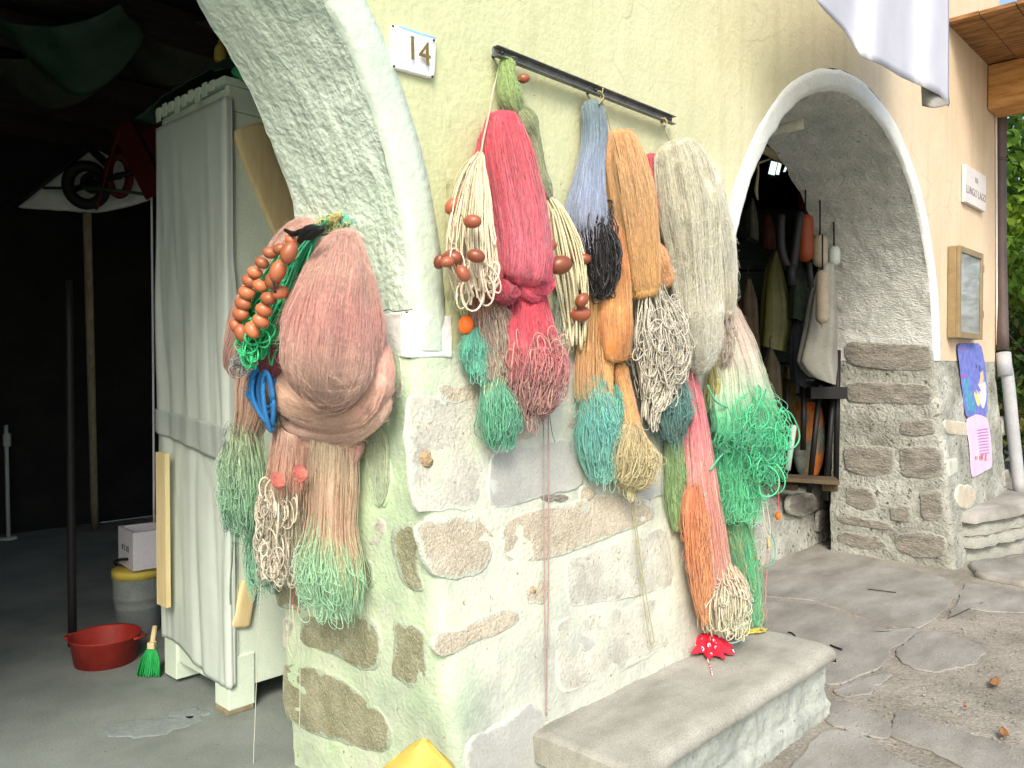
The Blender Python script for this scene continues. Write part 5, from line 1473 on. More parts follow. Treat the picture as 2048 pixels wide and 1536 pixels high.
def loops(pr, parent, stops, n=120, rad=.0011, top=(0, .5), bot=(.6, 1.0), w=(.15, .5), N=18, cvar=.14, k=3, mat='net', name='rope_loops', disc=1.12, wig=.08, power=1.5, jit=.0):
    bot = (bot[0], bot[1] + .07)
    r_ = np.sqrt(rng.random((n, 1))) * disc; th = rng.random((n, 1)) * 6.28
    a0, b0 = r_ * np.cos(th), r_ * np.sin(th)
    tp = top[0] + (top[1] - top[0]) * rng.random((n, 1)); bt_ = bot[0] + (bot[1] - bot[0]) * rng.random((n, 1))
    q = np.linspace(-1, 1, N)[None]; ww = w[0] + (w[1] - w[0]) * rng.random((n, 1)); ph = rng.random((n, 1)) * 6.28
    s = tp + (bt_ - tp) * (1 - np.abs(q) ** power)
    x = ww * np.sin(math.pi * q) * .9 + .25 * ww * q
    tilt = rng.normal(size=(n, 1)) * .10
    a = a0 * (.55 + .45 * (1 - q * q)) + x * np.cos(ph) + wob(n, N, 3, wig) + tilt * (1 - q * q); b_ = b0 + x * np.sin(ph) * .6 + wob(n, N, 3, wig)
    P = pr.at(s, a, b_, True)
    col = stopcol(stops, s + rng.normal(size=(n, 1)) * .10) * (1 + cvar * rng.normal(size=(n, 1, 1)))
    rr = rad * (.75 + .5 * rng.random(n))
    tubes(name, P, rr, M[mat], parent, col.clip(.003, 1), k=k, kind='stuff')
    if n >= 60 and top[1] > .16 and name == 'rope_loops':      # looser loops standing out on the near side
        m = n // 4
        s0 = top[0] + (bot[1] - top[0]) * (.15 + .75 * rng.random((m, 1)))
        ln_ = (.10 + .14 * rng.random((m, 1))) * min(1.6, .30 / pr.L)
        a0 = (rng.random((m, 1)) * 2 - 1) * .95; b0 = np.sqrt(1 - a0 ** 2) * (.95 + .2 * rng.random((m, 1)))
        q = np.linspace(-1, 1, 15)[None]; ww = .10 + .22 * rng.random((m, 1)); tl = rng.normal(size=(m, 1)) * .25
        h = 1 - np.abs(q) ** 1.7
        P = pr.at(s0 + ln_ * h, a0 + ww * np.sin(math.pi * q) * .8 + .3 * ww * q + tl * h * .5 + wob(m, 15, 2, .03), b0 + wob(m, 15, 2, .06) + .12 * h, True)
        col = stopcol(stops, s0 + ln_ * h) * (1.12 + .15 * rng.normal(size=(m, 1, 1)))
        tubes('loose_loops', P, rad * 1.2, M[mat], parent, col.clip(.003, .95), k=3, kind='stuff')

def curls(pr, parent, stops, n=60, rad=.0016, sr=(0, 1), size=(.02, .05), N=22, k=3, mat='net', name='rope_curls', disc=1.0, turns=1.2, asp=1.5, cvar=.14):
    """open curling loops hanging at random"""
    s = sr[0] + (sr[1] - sr[0]) * rng.random((n, 1))
    a_ = (rng.random((n, 1)) * 2 - 1) * disc; b__ = np.sqrt(np.clip(1 - a_ ** 2, 0, 1)) * (.75 + .4 * rng.random((n, 1)))
    c = pr.at(s, a_, b__, True)[:, 0]
    t = np.linspace(0, 1, N)[None] * 2 * math.pi * turns + rng.random((n, 1)) * 6.28
    sz = size[0] + (size[1] - size[0]) * rng.random((n, 1))
    e = np.cross(pr.nrm, [0, 0, 1.0]); ph = rng.normal(size=(n, 1)) * .8
    rx = sz * (1 + wob(n, N, 2, .18)); ru = rx * np.cos(t); rv = rx * asp * np.sin(t)
    P = c[:, None, :] + e * (ru * np.cos(ph))[..., None] + pr.nrm * (ru * np.sin(ph) * .7 + .2 * sz * wob(n, N, 2))[..., None] + np.array([0, 0, 1.0]) * rv[..., None] + (e * rng.normal(size=(n, 1)) * .3)[:, None, :] * rv[..., None]
    col = stopcol(stops, np.repeat(s, N, 1)) * (1 + cvar * rng.normal(size=(n, 1, 1)))
    tubes(name, P, rad * (.8 + .4 * rng.random(n)), M[mat], parent, col.clip(.003, 1), k=k, kind='stuff')

def cord(name, surf_, pts, rad, col, parent, off=.03, n=40, k=6, mat='rope', wig=.0015):
    h = hitF if surf_ == 'F' else hitJ
    P = np.array([h(p[0], p[1], off + (p[2] if len(p) > 2 else 0)) for p in pts])
    P = catmull(P, n)
    P = P + np.stack([wob(1, n, 4, wig)[0] for _ in range(3)], 1)
    return tube(name, P, rad, M[mat], parent, k=k, col=col)

FLOATS = {}
def fl(surf_, x, y, parent, r=17, asp=1.35, ang=0.0, mat='float_brown', off=.06, name='float'):
    """egg shaped float with a bore"""
    key = (mat, asp)
    h = hitF if surf_ == 'F' else hitJ
    p = h(x, y, off)
    if key not in FLOATS:
        n_, k = 14, 20; V = []
        bore = .16
        prof = []
        for i in range(n_):
            a = math.pi * (i + .0) / (n_ - 1)
            prof.append((max(bore, math.sin(a)), -asp * math.cos(a) * (1 if .0 < i < n_ - 1 else .97)))
        prof = [(.10, -asp * .6)] + prof + [(.10, asp * .6)]
        for (rr, hh) in prof:
            for j in range(k):
                t = 2 * math.pi * j / k; V.append((rr * math.cos(t), rr * math.sin(t), hh))
        me = bpy.data.meshes.new(name); me.from_pydata(V, [], [tuple(int(v) for v in f) for f in gridF(len(prof), k, True)]); me.update()
        me.polygons.foreach_set('use_smooth', np.ones(len(me.polygons), dtype=bool)); me.materials.append(M[mat]); FLOATS[key] = me
    o = bpy.data.objects.new(name, FLOATS[key]); COL.objects.link(o)
    rw = r * depth(p) / FOC / asp
    o.scale = (rw, rw, rw)
    ax = Vector(RT * math.cos(ang) + UP * math.sin(ang) - FW * random.uniform(-.35, .35))
    o.rotation_mode = 'QUATERNION'; o.rotation_quaternion = ax.to_track_quat('Z', 'Y')
    o.parent = parent; o.location = p - wloc(parent)
    return o

# colours of the twines
SAL = (.66, .41, .34); SAL2 = (.66, .48, .385); PALE = (.62, .55, .41); PINKD = (.58, .25, .25); MINTG = (.30, .52, .34); DKG = (.13, .34, .22); CREAM = (.62, .56, .44)

# ---------------------------------------------------------------- left cluster on the jamb
hk = thing('wall_hook', 'iron hook in the rough jamb carrying the salmon nets', 'hook', hitJ(668, 432, .02))
tube('hook_shank', [hitJ(672, 425, -.03), hitJ(670, 432, .04), hitJ(664, 440, .12), hitJ(660, 432, .13)], .007, M['hook'], hk, n=14)

# rear salmon hank
rh = thing('salmon_net', 'salmon net hank hanging behind the row of orange floats', 'fishing net', hitJ(610, 450, .05), 'salmon nets on the jamb')
p_ = Prof('J', [(636, 452, 16), (600, 470, 32), (560, 540, 48), (520, 620, 56), (485, 690, 50), (462, 740, 28)], off=.03, flat=.6)
bundle(p_, rh, [(0, SAL), (.6, SAL2), (1, (.66, .42, .36))], n=420, fuzz=420, rad=.0011)
p_ = Prof('J', [(520, 700, 40), (508, 800, 44), (490, 880, 36), (485, 960, 34)], off=.03, flat=.5)
bundle(p_, rh, [(0, SAL2), (.5, (.66, .47, .35)), (1, MINTG)], n=260, core=True, fuzz=0, rad=.0011, lump=.1)
p_ = Prof('J', [(492, 850, 40), (490, 940, 52), (485, 1010, 50), (482, 1055, 42)], off=.05, flat=.5, cap0=0)
loops(p_, rh, [(0, (.40, .46, .30)), (.5, MINTG), (1, DKG)], n=420, rad=.0009, w=(.1, .4), top=(0, .4), bot=(.45, 1))
curls(p_, rh, [(0, (.10, .16, .12)), (1, (.07, .12, .10))], n=110, rad=.0010, size=(.006, .016))
p_ = Prof('J', [(520, 1000, 28), (522, 1080, 28), (520, 1130, 30), (525, 1172, 26)], off=.03, flat=.5)
loops(p_, rh, [(0, MINTG), (1, (.20, .42, .30))], n=170, rad=.0011)
bundle(p_, rh, [(0, MINTG), (1, (.16, .40, .27))], n=120, core=True, fuzz=0, lump=.12)
cord('lead_line', 'J', [(478, 800), (470, 860), (452, 905), (470, 925), (490, 850), (500, 800)], .0022, (.10, .09, .08), rh, off=.08)
cord('lead_line', 'J', [(462, 1040), (466, 1090), (462, 1150), (461, 1208)], .003, (.20, .24, .18), rh, off=.07)

# front salmon hank with its rolls
fh = thing('salmon_net', 'largest salmon pink net hank, rolled at the bottom, on the jamb', 'fishing net', hitJ(668, 445, .1), 'salmon nets on the jamb')
# inner rolls first (lowest), then upper
def roll(pts, off, stops, n=260, flat=.9, **k):
    p_ = Prof('J', pts, off=off, flat=flat, cap0=.06, cap1=.06); bundle(p_, fh, stops, n=n, fuzz=260, fuzz_len=.022, wig=.04, body='net_roll', rad=.0006, frad=.0004, felt=0, folds=(.05, 5), cvar=.05, **k)
st_ = [(0, SAL), (.5, SAL2), (1, SAL)]
roll([(582, 862, 10), (610, 880, 18), (650, 890, 20), (692, 884, 19), (726, 858, 12)], .045, [(0, (.66, .47, .35)), (1, (.62, .44, .33))])
roll([(560, 815, 14), (588, 850, 22), (650, 866, 26), (715, 858, 26), (756, 826, 24), (772, 780, 14)], .05, [(0, SAL2), (1, SAL2)])
roll([(556, 700, 22), (556, 760, 30), (588, 808, 36), (650, 832, 38), (716, 824, 38), (752, 776, 34), (752, 710, 28), (728, 630, 18)], .055, [(0, (.66, .47, .35)), (.5, (.63, .45, .34)), (1, (.62, .36, .31))])
p_ = Prof('J', [(690, 464, 32), (680, 520, 58), (664, 600, 84), (654, 680, 95), (650, 740, 88), (652, 785, 60)], off=.10, flat=.72, cap0=.05, cap1=.10, n=90, rn=.2)
bundle(p_, fh, [(0, (.66, .41, .34)), (.3, (.66, .46, .37)), (.48, (.66, .37, .33)), (.7, (.66, .50, .41)), (1, (.66, .43, .35))], n=1300, rad=.0005, folds=(.10, 3), tw=3.8, fuzz=2600, fuzz_len=.014, wig=.04, cvar=.04, lump=.025, frad=.00035, felt=0)
p_ = Prof('J', [(716, 880, 16), (706, 905, 20), (695, 930, 12)], off=.03); bundle(p_, fh, [(0, SAL), (1, SAL2)], n=80, fuzz=80)
# tassels under it
TS = thing('net_tassel', 'long straight tassel under the big salmon hank ending in pale green loops', 'fishing net', hitJ(668, 900, .05), 'tassels below the salmon hank')
p_ = Prof('J', [(668, 880, 44), (666, 960, 50), (662, 1060, 56), (662, 1150, 68), (662, 1200, 66)], off=.03, flat=.55, cap0=0)
bundle(p_, TS, [(0, PALE), (.35, (.62, .46, .33)), (.58, (.60, .46, .33)), (.68, (.50, .56, .36)), (1, MINTG)], n=420, fuzz=0, s1=(.55, .95), rad=.0009, core=False, rho=(.35, 1.05), wig=.03)
bundle(p_, TS, [(0, PALE), (.5, (.62, .44, .32)), (.65, (.46, .54, .34)), (1, (.24, .44, .29))], n=20, fuzz=0, s1=(.8, .9), folds=(.05, 9), lump=.1)
loops(p_, TS, [(0, (.50, .56, .38)), (.75, MINTG), (1, (.32, .54, .36))], n=330, rad=.0010, top=(.4, .75), bot=(.7, 1.03), w=(.06, .26))
TS2 = thing('net_tassel', 'middle tassel with red dyed spots ending in knotted cream cord', 'fishing net', hitJ(590, 880, .05), 'tassels below the salmon hank')
p_ = Prof('J', [(588, 860, 40), (580, 930, 44), (572, 1000, 48), (566, 1080, 50), (562, 1145, 48)], off=.05, flat=.55, cap0=0)
bundle(p_, TS2, [(0, SAL2), (.25, (.62, .42, .32)), (.36, (.60, .34, .26)), (.48, (.48, .46, .32)), (1, (.40, .40, .30))], n=300, fuzz=0, s1=(.55, .95), core=True, lump=.1, rho=(.6, 1.05), rad=.0010)
loops(p_, TS2, [(0, (.42, .38, .28)), (1, (.42, .39, .31))], n=200, rad=.0011, top=(.35, .6), bot=(.6, 1), w=(.08, .35))
curls(p_, TS2, [(0, (.46, .41, .31)), (1, (.44, .41, .34))], n=70, rad=.0026, sr=(.42, .98), size=(.012, .035), k=5, mat='rope')
for (x, y, r) in ((556, 962, 16), (600, 948, 16)):
    q = Prof('J', [(x - 12, y - 8, r * .6), (x, y, r), (x + 14, y + 6, r * .6)], off=.16, flat=.5, cap0=.3, cap1=.3)
    bundle(q, TS2, [(0, (.50, .10, .08)), (1, (.56, .20, .15))], n=60, fuzz=40, body='dyed_knot')
cord('loose_end', 'J', [(584, 1150), (590, 1180), (586, 1205), (598, 1225)], .003, (.42, .15, .12), TS2, off=.09)
cord('loose_end', 'J', [(582, 1160), (580, 1230), (576, 1290), (586, 1316), (592, 1290), (584, 1210)], .0022, (.55, .56, .44), TS2, off=.08)
cord('long_thread', 'J', [(598, 1210), (600, 1330), (599, 1450), (595, 1512)], .0016, (.55, .58, .46), TS2, off=.07)
cord('long_thread', 'J', [(522, 1170), (516, 1300), (510, 1420), (506, 1560)], .0016, (.60, .60, .52), rh, off=.10)
TS3 = thing('net_tassel', 'thin green stained net strip hanging flat against the jamb corner', 'fishing net', hitJ(750, 900, .01), 'tassels below the salmon hank')
p_ = Prof('J', [(745, 850, 24), (752, 900, 30), (755, 970, 26), (752, 1010, 14)], off=.004, flat=.10, cap0=.2)
bundle(p_, TS3, [(0, (.50, .52, .38)), (1, (.44, .54, .38))], n=160, fuzz=0, core=False, rho=(.1, 1), rad=.0009)

# line of orange floats with green rope
ff = thing('float_line', 'green rope strung with a double row of orange egg shaped floats', 'float line', hitJ(600, 470, .15))
GR = (.03, .36, .14)
p_ = Prof('J', [(640, 452, 14), (600, 500, 24), (560, 580, 30), (520, 655, 34), (512, 700, 30)], off=.16, flat=.6)
loops(p_, ff, [(0, (.04, .30, .17)), (.5, (.03, .32, .13)), (1, GR)], n=110, rad=.0030, k=5, top=(0, .6), bot=(.5, 1.0), w=(.2, .6), mat='rope')
p_ = Prof('J', [(520, 655, 30), (515, 690, 36), (508, 712, 22)], off=.17, flat=.6)
curls(p_, ff, [(0, (.02, .34, .12)), (1, (.04, .42, .18))], n=34, rad=.0032, size=(.02, .05), asp=.6, k=5, mat='rope')
cord('float_rope', 'J', [(655, 440), (625, 470), (585, 520), (540, 600), (500, 660), (476, 690)], .005, (.03, .28, .12), ff, off=.17)
for (x, y, r, an) in ((584, 482, 15, -.5), (560, 498, 15, .2), (578, 505, 24, 1.15), (540, 506, 15, -.3), (556, 542, 24, 1.2), (524, 526, 15, -.4), (510, 545, 16, -.3), (546, 560, 20, 1.0),
                      (500, 562, 17, -.35), (560, 585, 18, .3), (520, 572, 16, -.5), (494, 586, 18, -.3), (537, 597, 17, -.3), (487, 607, 18, -.25), (528, 620, 18, -.35),
                      (482, 628, 18, -.2), (522, 642, 18, -.6), (473, 652, 17, -.9), (505, 660, 19, -1.0), (484, 666, 19, -1.2)):
    fl('J', x, y, ff, r=r, asp=1.3 if r < 22 else 1.45, ang=an, mat='float_orange', off=.26 if an < .9 else .29)
bt_ = thing('black_tie', 'black rag tied round the top of the float line', 'tie', hitJ(610, 466, .2))
for pts, rr in ((((570, 460), (588, 468), (604, 462), (616, 468)), [.005, .008, .008, .006]), (((598, 484), (608, 470), (620, 460), (640, 458)), [.007, .014, .016, .008]), (((604, 478), (622, 472), (640, 460), (646, 455)), [.004, .012, .012, .006])):
    P = catmull([hitJ(x, y, .27) for x, y in pts], 14); tube('rag_strip', P, rr, M['black'], bt_, k=8)
cord('tie_end', 'J', [(548, 565), (549, 575), (551, 585)], .004, (.01, .01, .01), bt_, off=.33, n=6)
gt = thing('green_yellow_wrap', 'ragged green and yellow net wrap at the hook above the salmon hank', 'net scrap', hitJ(668, 445, .1))
p_ = Prof('J', [(640, 462, 14), (660, 450, 20), (685, 445, 18), (694, 455, 12)], off=.10, flat=.8)
bundle(p_, gt, [(0, (.04, .26, .16)), (.6, (.14, .48, .34)), (1, (.10, .42, .30))], n=160, fuzz=120, folds=(.1, 3))
curls(p_, gt, [(0, (.45, .42, .14)), (1, (.50, .48, .2))], n=26, rad=.0016, size=(.01, .025), asp=.6)
p_ = Prof('J', [(650, 448, 6), (668, 436, 8), (682, 428, 6)], off=.14, flat=.8); bundle(p_, gt, [(0, (.50, .46, .16)), (1, (.5, .46, .2))], n=60, fuzz=60)

bl_ = thing('blue_rope_coil', 'bright blue rope coil tucked beside the salmon hank', 'rope', hitJ(520, 790, .1))
a = np.linspace(0, 1, 44)
for k_ in range(12):
    cx, cy = 514 + k_ * 1.5, 775 + k_ * 3; w_ = 36 - k_ * 2.6 + random.uniform(-2, 2); h_ = 42 + random.uniform(-5, 5) + k_ * 1.5
    pts = []
    for t in np.linspace(0, 2 * math.pi, 40):
        x = cx + 6 + w_ * .95 * math.cos(t) + .10 * h_ * math.sin(t); y = cy + h_ * math.sin(t) + 6 * math.sin(2 * t)
        pts.append(hitJ(x, y, .10 + .006 * k_ + .02 * math.sin(t * 1 + k_)))
    tube('rope_turn', pts, .0056, M['rope'], bl_, k=8, col=(.02, .20, .52))
cord('rope_end', 'J', [(512, 800), (520, 830), (540, 848), (552, 842)], .0055, (.02, .20, .52), bl_, off=.13, k=8)
cord('rope_end', 'J', [(516, 715), (522, 740), (520, 765)], .004, (.08, .45, .30), bl_, off=.14, k=8)
mr_ = thing('maroon_net', 'small maroon net fold squeezed between green rope and salmon hank', 'fishing net', hitJ(535, 720, .08))
p_ = Prof('J', [(552, 680, 20), (542, 720, 26), (540, 755, 18)], off=.10, flat=.8); bundle(p_, mr_, [(0, (.26, .05, .08)), (1, (.30, .08, .11))], n=140, fuzz=40)
gc_ = thing('grey_wire_coil', 'small coil of grey wire under the green rope', 'wire', hitJ(488, 735, .15))
p_ = Prof('J', [(488, 715, 16), (488, 742, 16)], off=.15, flat=.8); curls(p_, gc_, [(0, (.22, .25, .24)), (1, (.3, .33, .32))], n=16, rad=.0018, size=(.018, .034), asp=.7)

# ---------------------------------------------------------------- first group on the rail
RED = (.56, .06, .10); PNK = (.70, .16, .20); BOR = (.34, .035, .06); MAUV = (.34, .17, .17)
gs = thing('green_net_sleeve', 'twisted green net sleeve hanging highest from the left end of the rail', 'fishing net', on_y(1015, 118, -.05))
GN = (.26, .36, .12); GN2 = (.30, .34, .20)
p_ = Prof('F', [(1016, 116, 15), (1014, 150, 19), (1022, 195, 22), (1034, 230, 18)], off=.015, flat=.8)
bundle(p_, gs, [(0, GN), (.5, (.28, .40, .14)), (1, (.26, .34, .14))], n=240, tw=5, folds=(.08, 4), fuzz=140)
p_ = Prof('F', [(1030, 215, 14), (1050, 245, 24), (1062, 275, 18), (1075, 330, 15), (1086, 370, 17), (1100, 402, 10)], off=.02, flat=.8)
bundle(p_, gs, [(0, (.27, .32, .15)), (1, GN2)], n=240, tw=7, folds=(.10, 3), fuzz=140)
cord('tie_string', 'F', [(1000, 120), (990, 170), (978, 235)], .0016, (.6, .6, .45), gs, off=.02)
fl('F', 1047, 157, gs, r=13, ang=.1, off=.05)
p_ = Prof('F', [(1096, 395, 10), (1112, 430, 22), (1128, 490, 30), (1140, 550, 30), (1148, 620, 24), (1150, 690, 18)], off=.03, flat=.6, cap0=.02)
loops(p_, gs, [(0, (.44, .41, .26)), (1, (.50, .46, .31))], n=50, rad=.0036, k=5, top=(0, .15), bot=(.45, 1.0), w=(.1, .35), mat='rope', wig=.08, name='braided_cords')
for (x, y, r, an, o_) in ((1092, 445, 11, .9, .06), (1100, 492, 15, .3, .05), (1138, 512, 19, .4, .04), (1150, 472, 16, -.5, .02), (1120, 530, 26, .25, .12), (1152, 516, 17, -.2, .05), (1168, 518, 15, 0, .07), (1132, 500, 14, -.9, .02), (1164, 600, 17, .8, .08), (1160, 628, 22, .05, .05)):
    fl('F', x, y, gs, r=r, ang=an, off=o_ + .03)
p_ = Prof('F', [(1120, 560, 24), (1126, 620, 22), (1128, 690, 16)], off=.008, flat=.4); loops(p_, gs, [(0, (.35, .45, .42)), (1, (.5, .52, .4))], n=60, rad=.0010)

rn = thing('red_net', 'pink red net hank, brightest on the wall, with a knotted lower end', 'fishing net', on_y(1005, 225, -.1))
p_ = Prof('F', [(985, 250, 20), (968, 330, 22), (960, 420, 22), (975, 520, 30), (985, 570, 26)], off=.02, flat=.8)
bundle(p_, rn, [(0, (.58, .10, .12)), (1, (.52, .10, .12))], n=180, fuzz=120)
p_ = Prof('F', [(1006, 226, 34), (1014, 290, 46), (1030, 370, 50), (1044, 450, 52), (1050, 520, 54), (1044, 575, 46)], off=.04, flat=.8, cap0=.04, cap1=.1, n=90)
bundle(p_, rn, [(0, (.52, .05, .09)), (.2, (.60, .09, .12)), (.5, (.70, .16, .22)), (.8, (.76, .20, .27)), (1, (.62, .08, .14))], n=900, rad=.0011, folds=(.06, 6), tw=1.0, fuzz=420, fuzz_len=.014, cvar=.16)
for pts, c in ((((1050, 560, 18), (1080, 575, 24), (1096, 545, 20)), (.72, .10, .17)), (((1002, 560, 18), (1010, 590, 22), (1034, 582, 18)), (.36, .03, .06)), (((975, 560, 16), (990, 585, 20), (1005, 570, 16)), (.40, .05, .08)), (((1040, 570, 18), (1065, 590, 20), (1090, 565, 18)), (.66, .08, .14))):
    q = Prof('F', pts, off=.08, flat=1.0, cap0=.25, cap1=.25); bundle(q, rn, [(0, c), (1, c)], n=110, fuzz=40, body='net_knot')
p_ = Prof('F', [(1058, 575, 34), (1058, 640, 46), (1062, 710, 56), (1068, 770, 54)], off=.03, flat=.65, cap0=.05)
bundle(p_, rn, [(0, (.56, .05, .10)), (.45, (.58, .08, .12)), (.7, (.46, .13, .14)), (1, (.32, .17, .16))], n=420, rad=.0010, fuzz=150, lump=.12)
p_ = Prof('F', [(1068, 680, 52), (1072, 740, 60), (1066, 790, 46), (1056, 835, 26)], off=.05, flat=.6, cap0=0)
loops(p_, rn, [(0, (.46, .12, .14)), (.5, (.36, .17, .16)), (1, (.34, .21, .18))], n=300, rad=.0014, top=(-.1, .5), bot=(.35, 1.0), w=(.12, .45))
curls(p_, rn, [(0, (.52, .30, .24)), (1, (.44, .28, .22))], n=40, rad=.0016, sr=(0, .7), size=(.015, .03))
for dx in (0, 9):
    cord('long_cord', 'F', [(1083 + dx * .8, 700), (1087 + dx, 800), (1088 + dx, 1000), (1089 + dx * .9, 1200), (1090 + dx * .4, 1330), (1093, 1432)], .0024, (.36, .25, .22), rn, off=.03)
cord('loose_end', 'F', [(1100, 690), (1106, 750), (1098, 800), (1103, 855), (1110, 885)], .0014, (.16, .17, .15), rn, off=.03)

cf = thing('float_tassel', 'cream cord tassel hung with brown floats left of the red net', 'float line', on_y(965, 300, -.08))
cord('hanging_cord', 'F', [(990, 165), (978, 230), (968, 270), (962, 305)], .003, (.60, .50, .36), cf, off=.09)
p_ = Prof('F', [(962, 306, 10), (950, 340, 26), (944, 400, 38), (940, 470, 44), (944, 540, 46), (950, 580, 40)], off=.07, flat=.7, cap0=.08)
loops(p_, cf, [(0, (.46, .37, .25)), (.5, (.50, .45, .32)), (1, (.52, .44, .34))], n=80, rad=.0024, k=5, top=(0, .12), bot=(.5, 1.05), w=(.1, .35), mat='rope', wig=.10, name='cord_loops')
loops(p_, cf, [(0, (.55, .46, .28)), (1, (.6, .56, .40))], n=90, rad=.0010, k=3, top=(0, .2), bot=(.3, .9), w=(.1, .5), name='thin_cords')
curls(p_, cf, [(0, (.50, .44, .33)), (1, (.52, .44, .34))], n=18, rad=.0026, sr=(.75, 1), size=(.02, .035), k=5, mat='rope')
for (x, y, r, an, o_) in ((905, 412, 19, .9, .10), (945, 443, 19, 0, .20), (879, 523, 16, 1.2, .08), (905, 516, 22, -.1, .12), (912, 530, 20, -.6, .08), (952, 512, 19, -.25, .20), (926, 547, 18, -1.1, .18), (958, 552, 18, -.8, .12), (975, 580, 20, -.9, .12), (895, 524, 15, .2, .14)):
    fl('F', x, y, cf, r=r, ang=an, off=o_)
of = fl('F', 932, 650, cf, r=20, asp=1.3, ang=1.5, mat='float_bright', off=.05); of['label'] = 'bright orange float'
p_ = Prof('F', [(925, 560, 26), (925, 600, 18), (930, 640, 8)], off=.02, flat=.4); loops(p_, cf, [(0, (.52, .54, .30)), (1, (.5, .52, .34))], n=36, rad=.0011, w=(.1, .5))

mx_ = thing('mixed_net', 'mixed brown, pink and green net hanging lowest at the left of the red net', 'fishing net', on_y(980, 600, -.05))
p_ = Prof('F', [(968, 585, 28), (985, 650, 40), (990, 720, 40), (992, 770, 36)], off=.02, flat=.5, cap0=.1)
bundle(p_, mx_, [(0, (.56, .22, .20)), (.3, (.45, .32, .26)), (.8, (.50, .28, .24)), (1, (.40, .36, .28))], n=220, fuzz=0, lump=.14)
loops(p_, mx_, [(0, (.48, .34, .27)), (.5, (.36, .33, .25)), (1, (.34, .38, .26))], n=260, rad=.0010, top=(-.1, .5), bot=(.3, 1.05), w=(.12, .5))
p_ = Prof('F', [(946, 655, 18), (948, 700, 26), (955, 745, 22)], off=.03, flat=.6)
loops(p_, mx_, [(0, (.10, .36, .26)), (1, (.12, .40, .30))], n=170, rad=.0011, w=(.1, .5)); bundle(p_, mx_, [(0, (.10, .32, .23)), (1, (.12, .34, .24))], n=40, fuzz=0)
p_ = Prof('F', [(985, 755, 22), (992, 800, 36), (998, 850, 38), (998, 890, 24)], off=.03, flat=.6)
loops(p_, mx_, [(0, (.13, .38, .24)), (1, (.10, .35, .22))], n=240, rad=.0011, top=(0, .4), bot=(.5, 1.0), w=(.1, .45)); bundle(p_, mx_, [(0, (.12, .32, .2)), (1, (.10, .28, .18))], n=40, fuzz=0, s1=(.6, .8), lump=.1)
# ---------------------------------------------------------------- second group
bn_ = thing('blue_net', 'slim grey blue net hank ending in a black tangle', 'fishing net', on_y(1190, 195, -.05))
p_ = Prof('F', [(1184, 202, 18), (1188, 235, 24), (1190, 280, 26), (1182, 350, 32), (1176, 420, 40), (1178, 470, 40)], off=.02, flat=.7, cap0=.06)
bundle(p_, bn_, [(0, (.15, .22, .24)), (.35, (.18, .25, .30)), (.7, (.28, .34, .46)), (1, (.30, .34, .42))], n=420, fuzz=220, fuzz_len=.012, rad=.0011)
p_ = Prof('F', [(1186, 440, 26), (1198, 490, 36), (1202, 540, 32), (1204, 585, 20)], off=.05, flat=.7, cap0=0)
loops(p_, bn_, [(0, (.004, .004, .004)), (1, (.003, .003, .003))], n=170, rad=.0024, k=4, top=(0, .4), bot=(.4, 1.03), w=(.12, .5), cvar=.3, wig=.12, name='black_loops')
curls(p_, bn_, [(0, (.004, .004, .004)), (1, (.004, .004, .004))], n=60, rad=.0024, size=(.01, .03), asp=1.6)
p_ = Prof('F', [(1195, 440, 24), (1198, 500, 28), (1198, 560, 22)], off=.05, flat=.5); bundle(p_, bn_, [(0, (.05, .05, .055)), (1, (.012, .012, .012))], n=90, fuzz=0)
bundle(Prof('F', [(1186, 440, 34), (1190, 490, 34), (1190, 540, 24)], off=.07, flat=.5, cap0=0), bn_, [(0, (.40, .40, .50)), (1, (.3, .3, .36))], n=70, core=False, fuzz=0, s1=(.3, 1), rho=(.2, 1), rad=.0010)
cord('loose_end', 'F', [(1208, 398), (1224, 405), (1216, 440)], .003, (.02, .02, .02), bn_, off=.10); cord('loose_end', 'F', [(1158, 655), (1166, 648), (1176, 640)], .003, (.02, .02, .02), bn_, off=.06)

on_ = thing('orange_net', 'orange yellow net hank with black thread creases beside the blue net', 'fishing net', on_y(1235, 260, -.08))
OR = (.66, .33, .10); ORP = (.66, .44, .20); ORD = (.62, .25, .06); YEL = (.68, .46, .16)
for dx in (0, 8):
    cord('hanging_cord', 'F', [(1204 + dx * .3, 205), (1208 + dx, 235), (1214 + dx, 268)], .0022, (.42, .38, .18), on_, off=.05)
kn = thing('rail_knot', 'beige string knot round the middle of the steel rail', 'knot', on_y(1203, 195, -.05))
for (xx, yy) in ((1203, 196),):
    for k_ in range(5):
        cord('string_turn', 'F', [(xx - 8 + k_, yy - 14), (xx + 4, yy - 6 + k_), (xx + 2 - k_, yy + 8), (xx - 6, yy + 12)], .0022, (.38, .34, .16), kn, off=.07 + .004 * k_, n=14)
    cord('string_end', 'F', [(1197, 205), (1203, 190), (1206, 175)], .002, (.4, .36, .2), kn, off=.075)
kn2 = thing('rail_knot', 'beige string knot at the right end of the steel rail', 'knot', on_y(1330, 243, -.05))
for k_ in range(5):
    cord('string_turn', 'F', [(1322 + k_ * 2, 236), (1334, 240 + k_ * 2), (1330 - k_, 250), (1322, 250)], .0022, (.44, .38, .22), kn2, off=.07 + .004 * k_, n=14)
p_ = Prof('F', [(1214, 420, 24), (1226, 500, 30), (1228, 580, 34), (1226, 660, 38), (1232, 725, 30)], off=.015, flat=.8)
bundle(p_, on_, [(0, (.66, .30, .10)), (.4, (.70, .34, .12)), (.6, (.70, .42, .16)), (.85, (.50, .20, .05)), (1, (.60, .36, .12))], n=520, fuzz=420, rad=.0011, lump=.10)
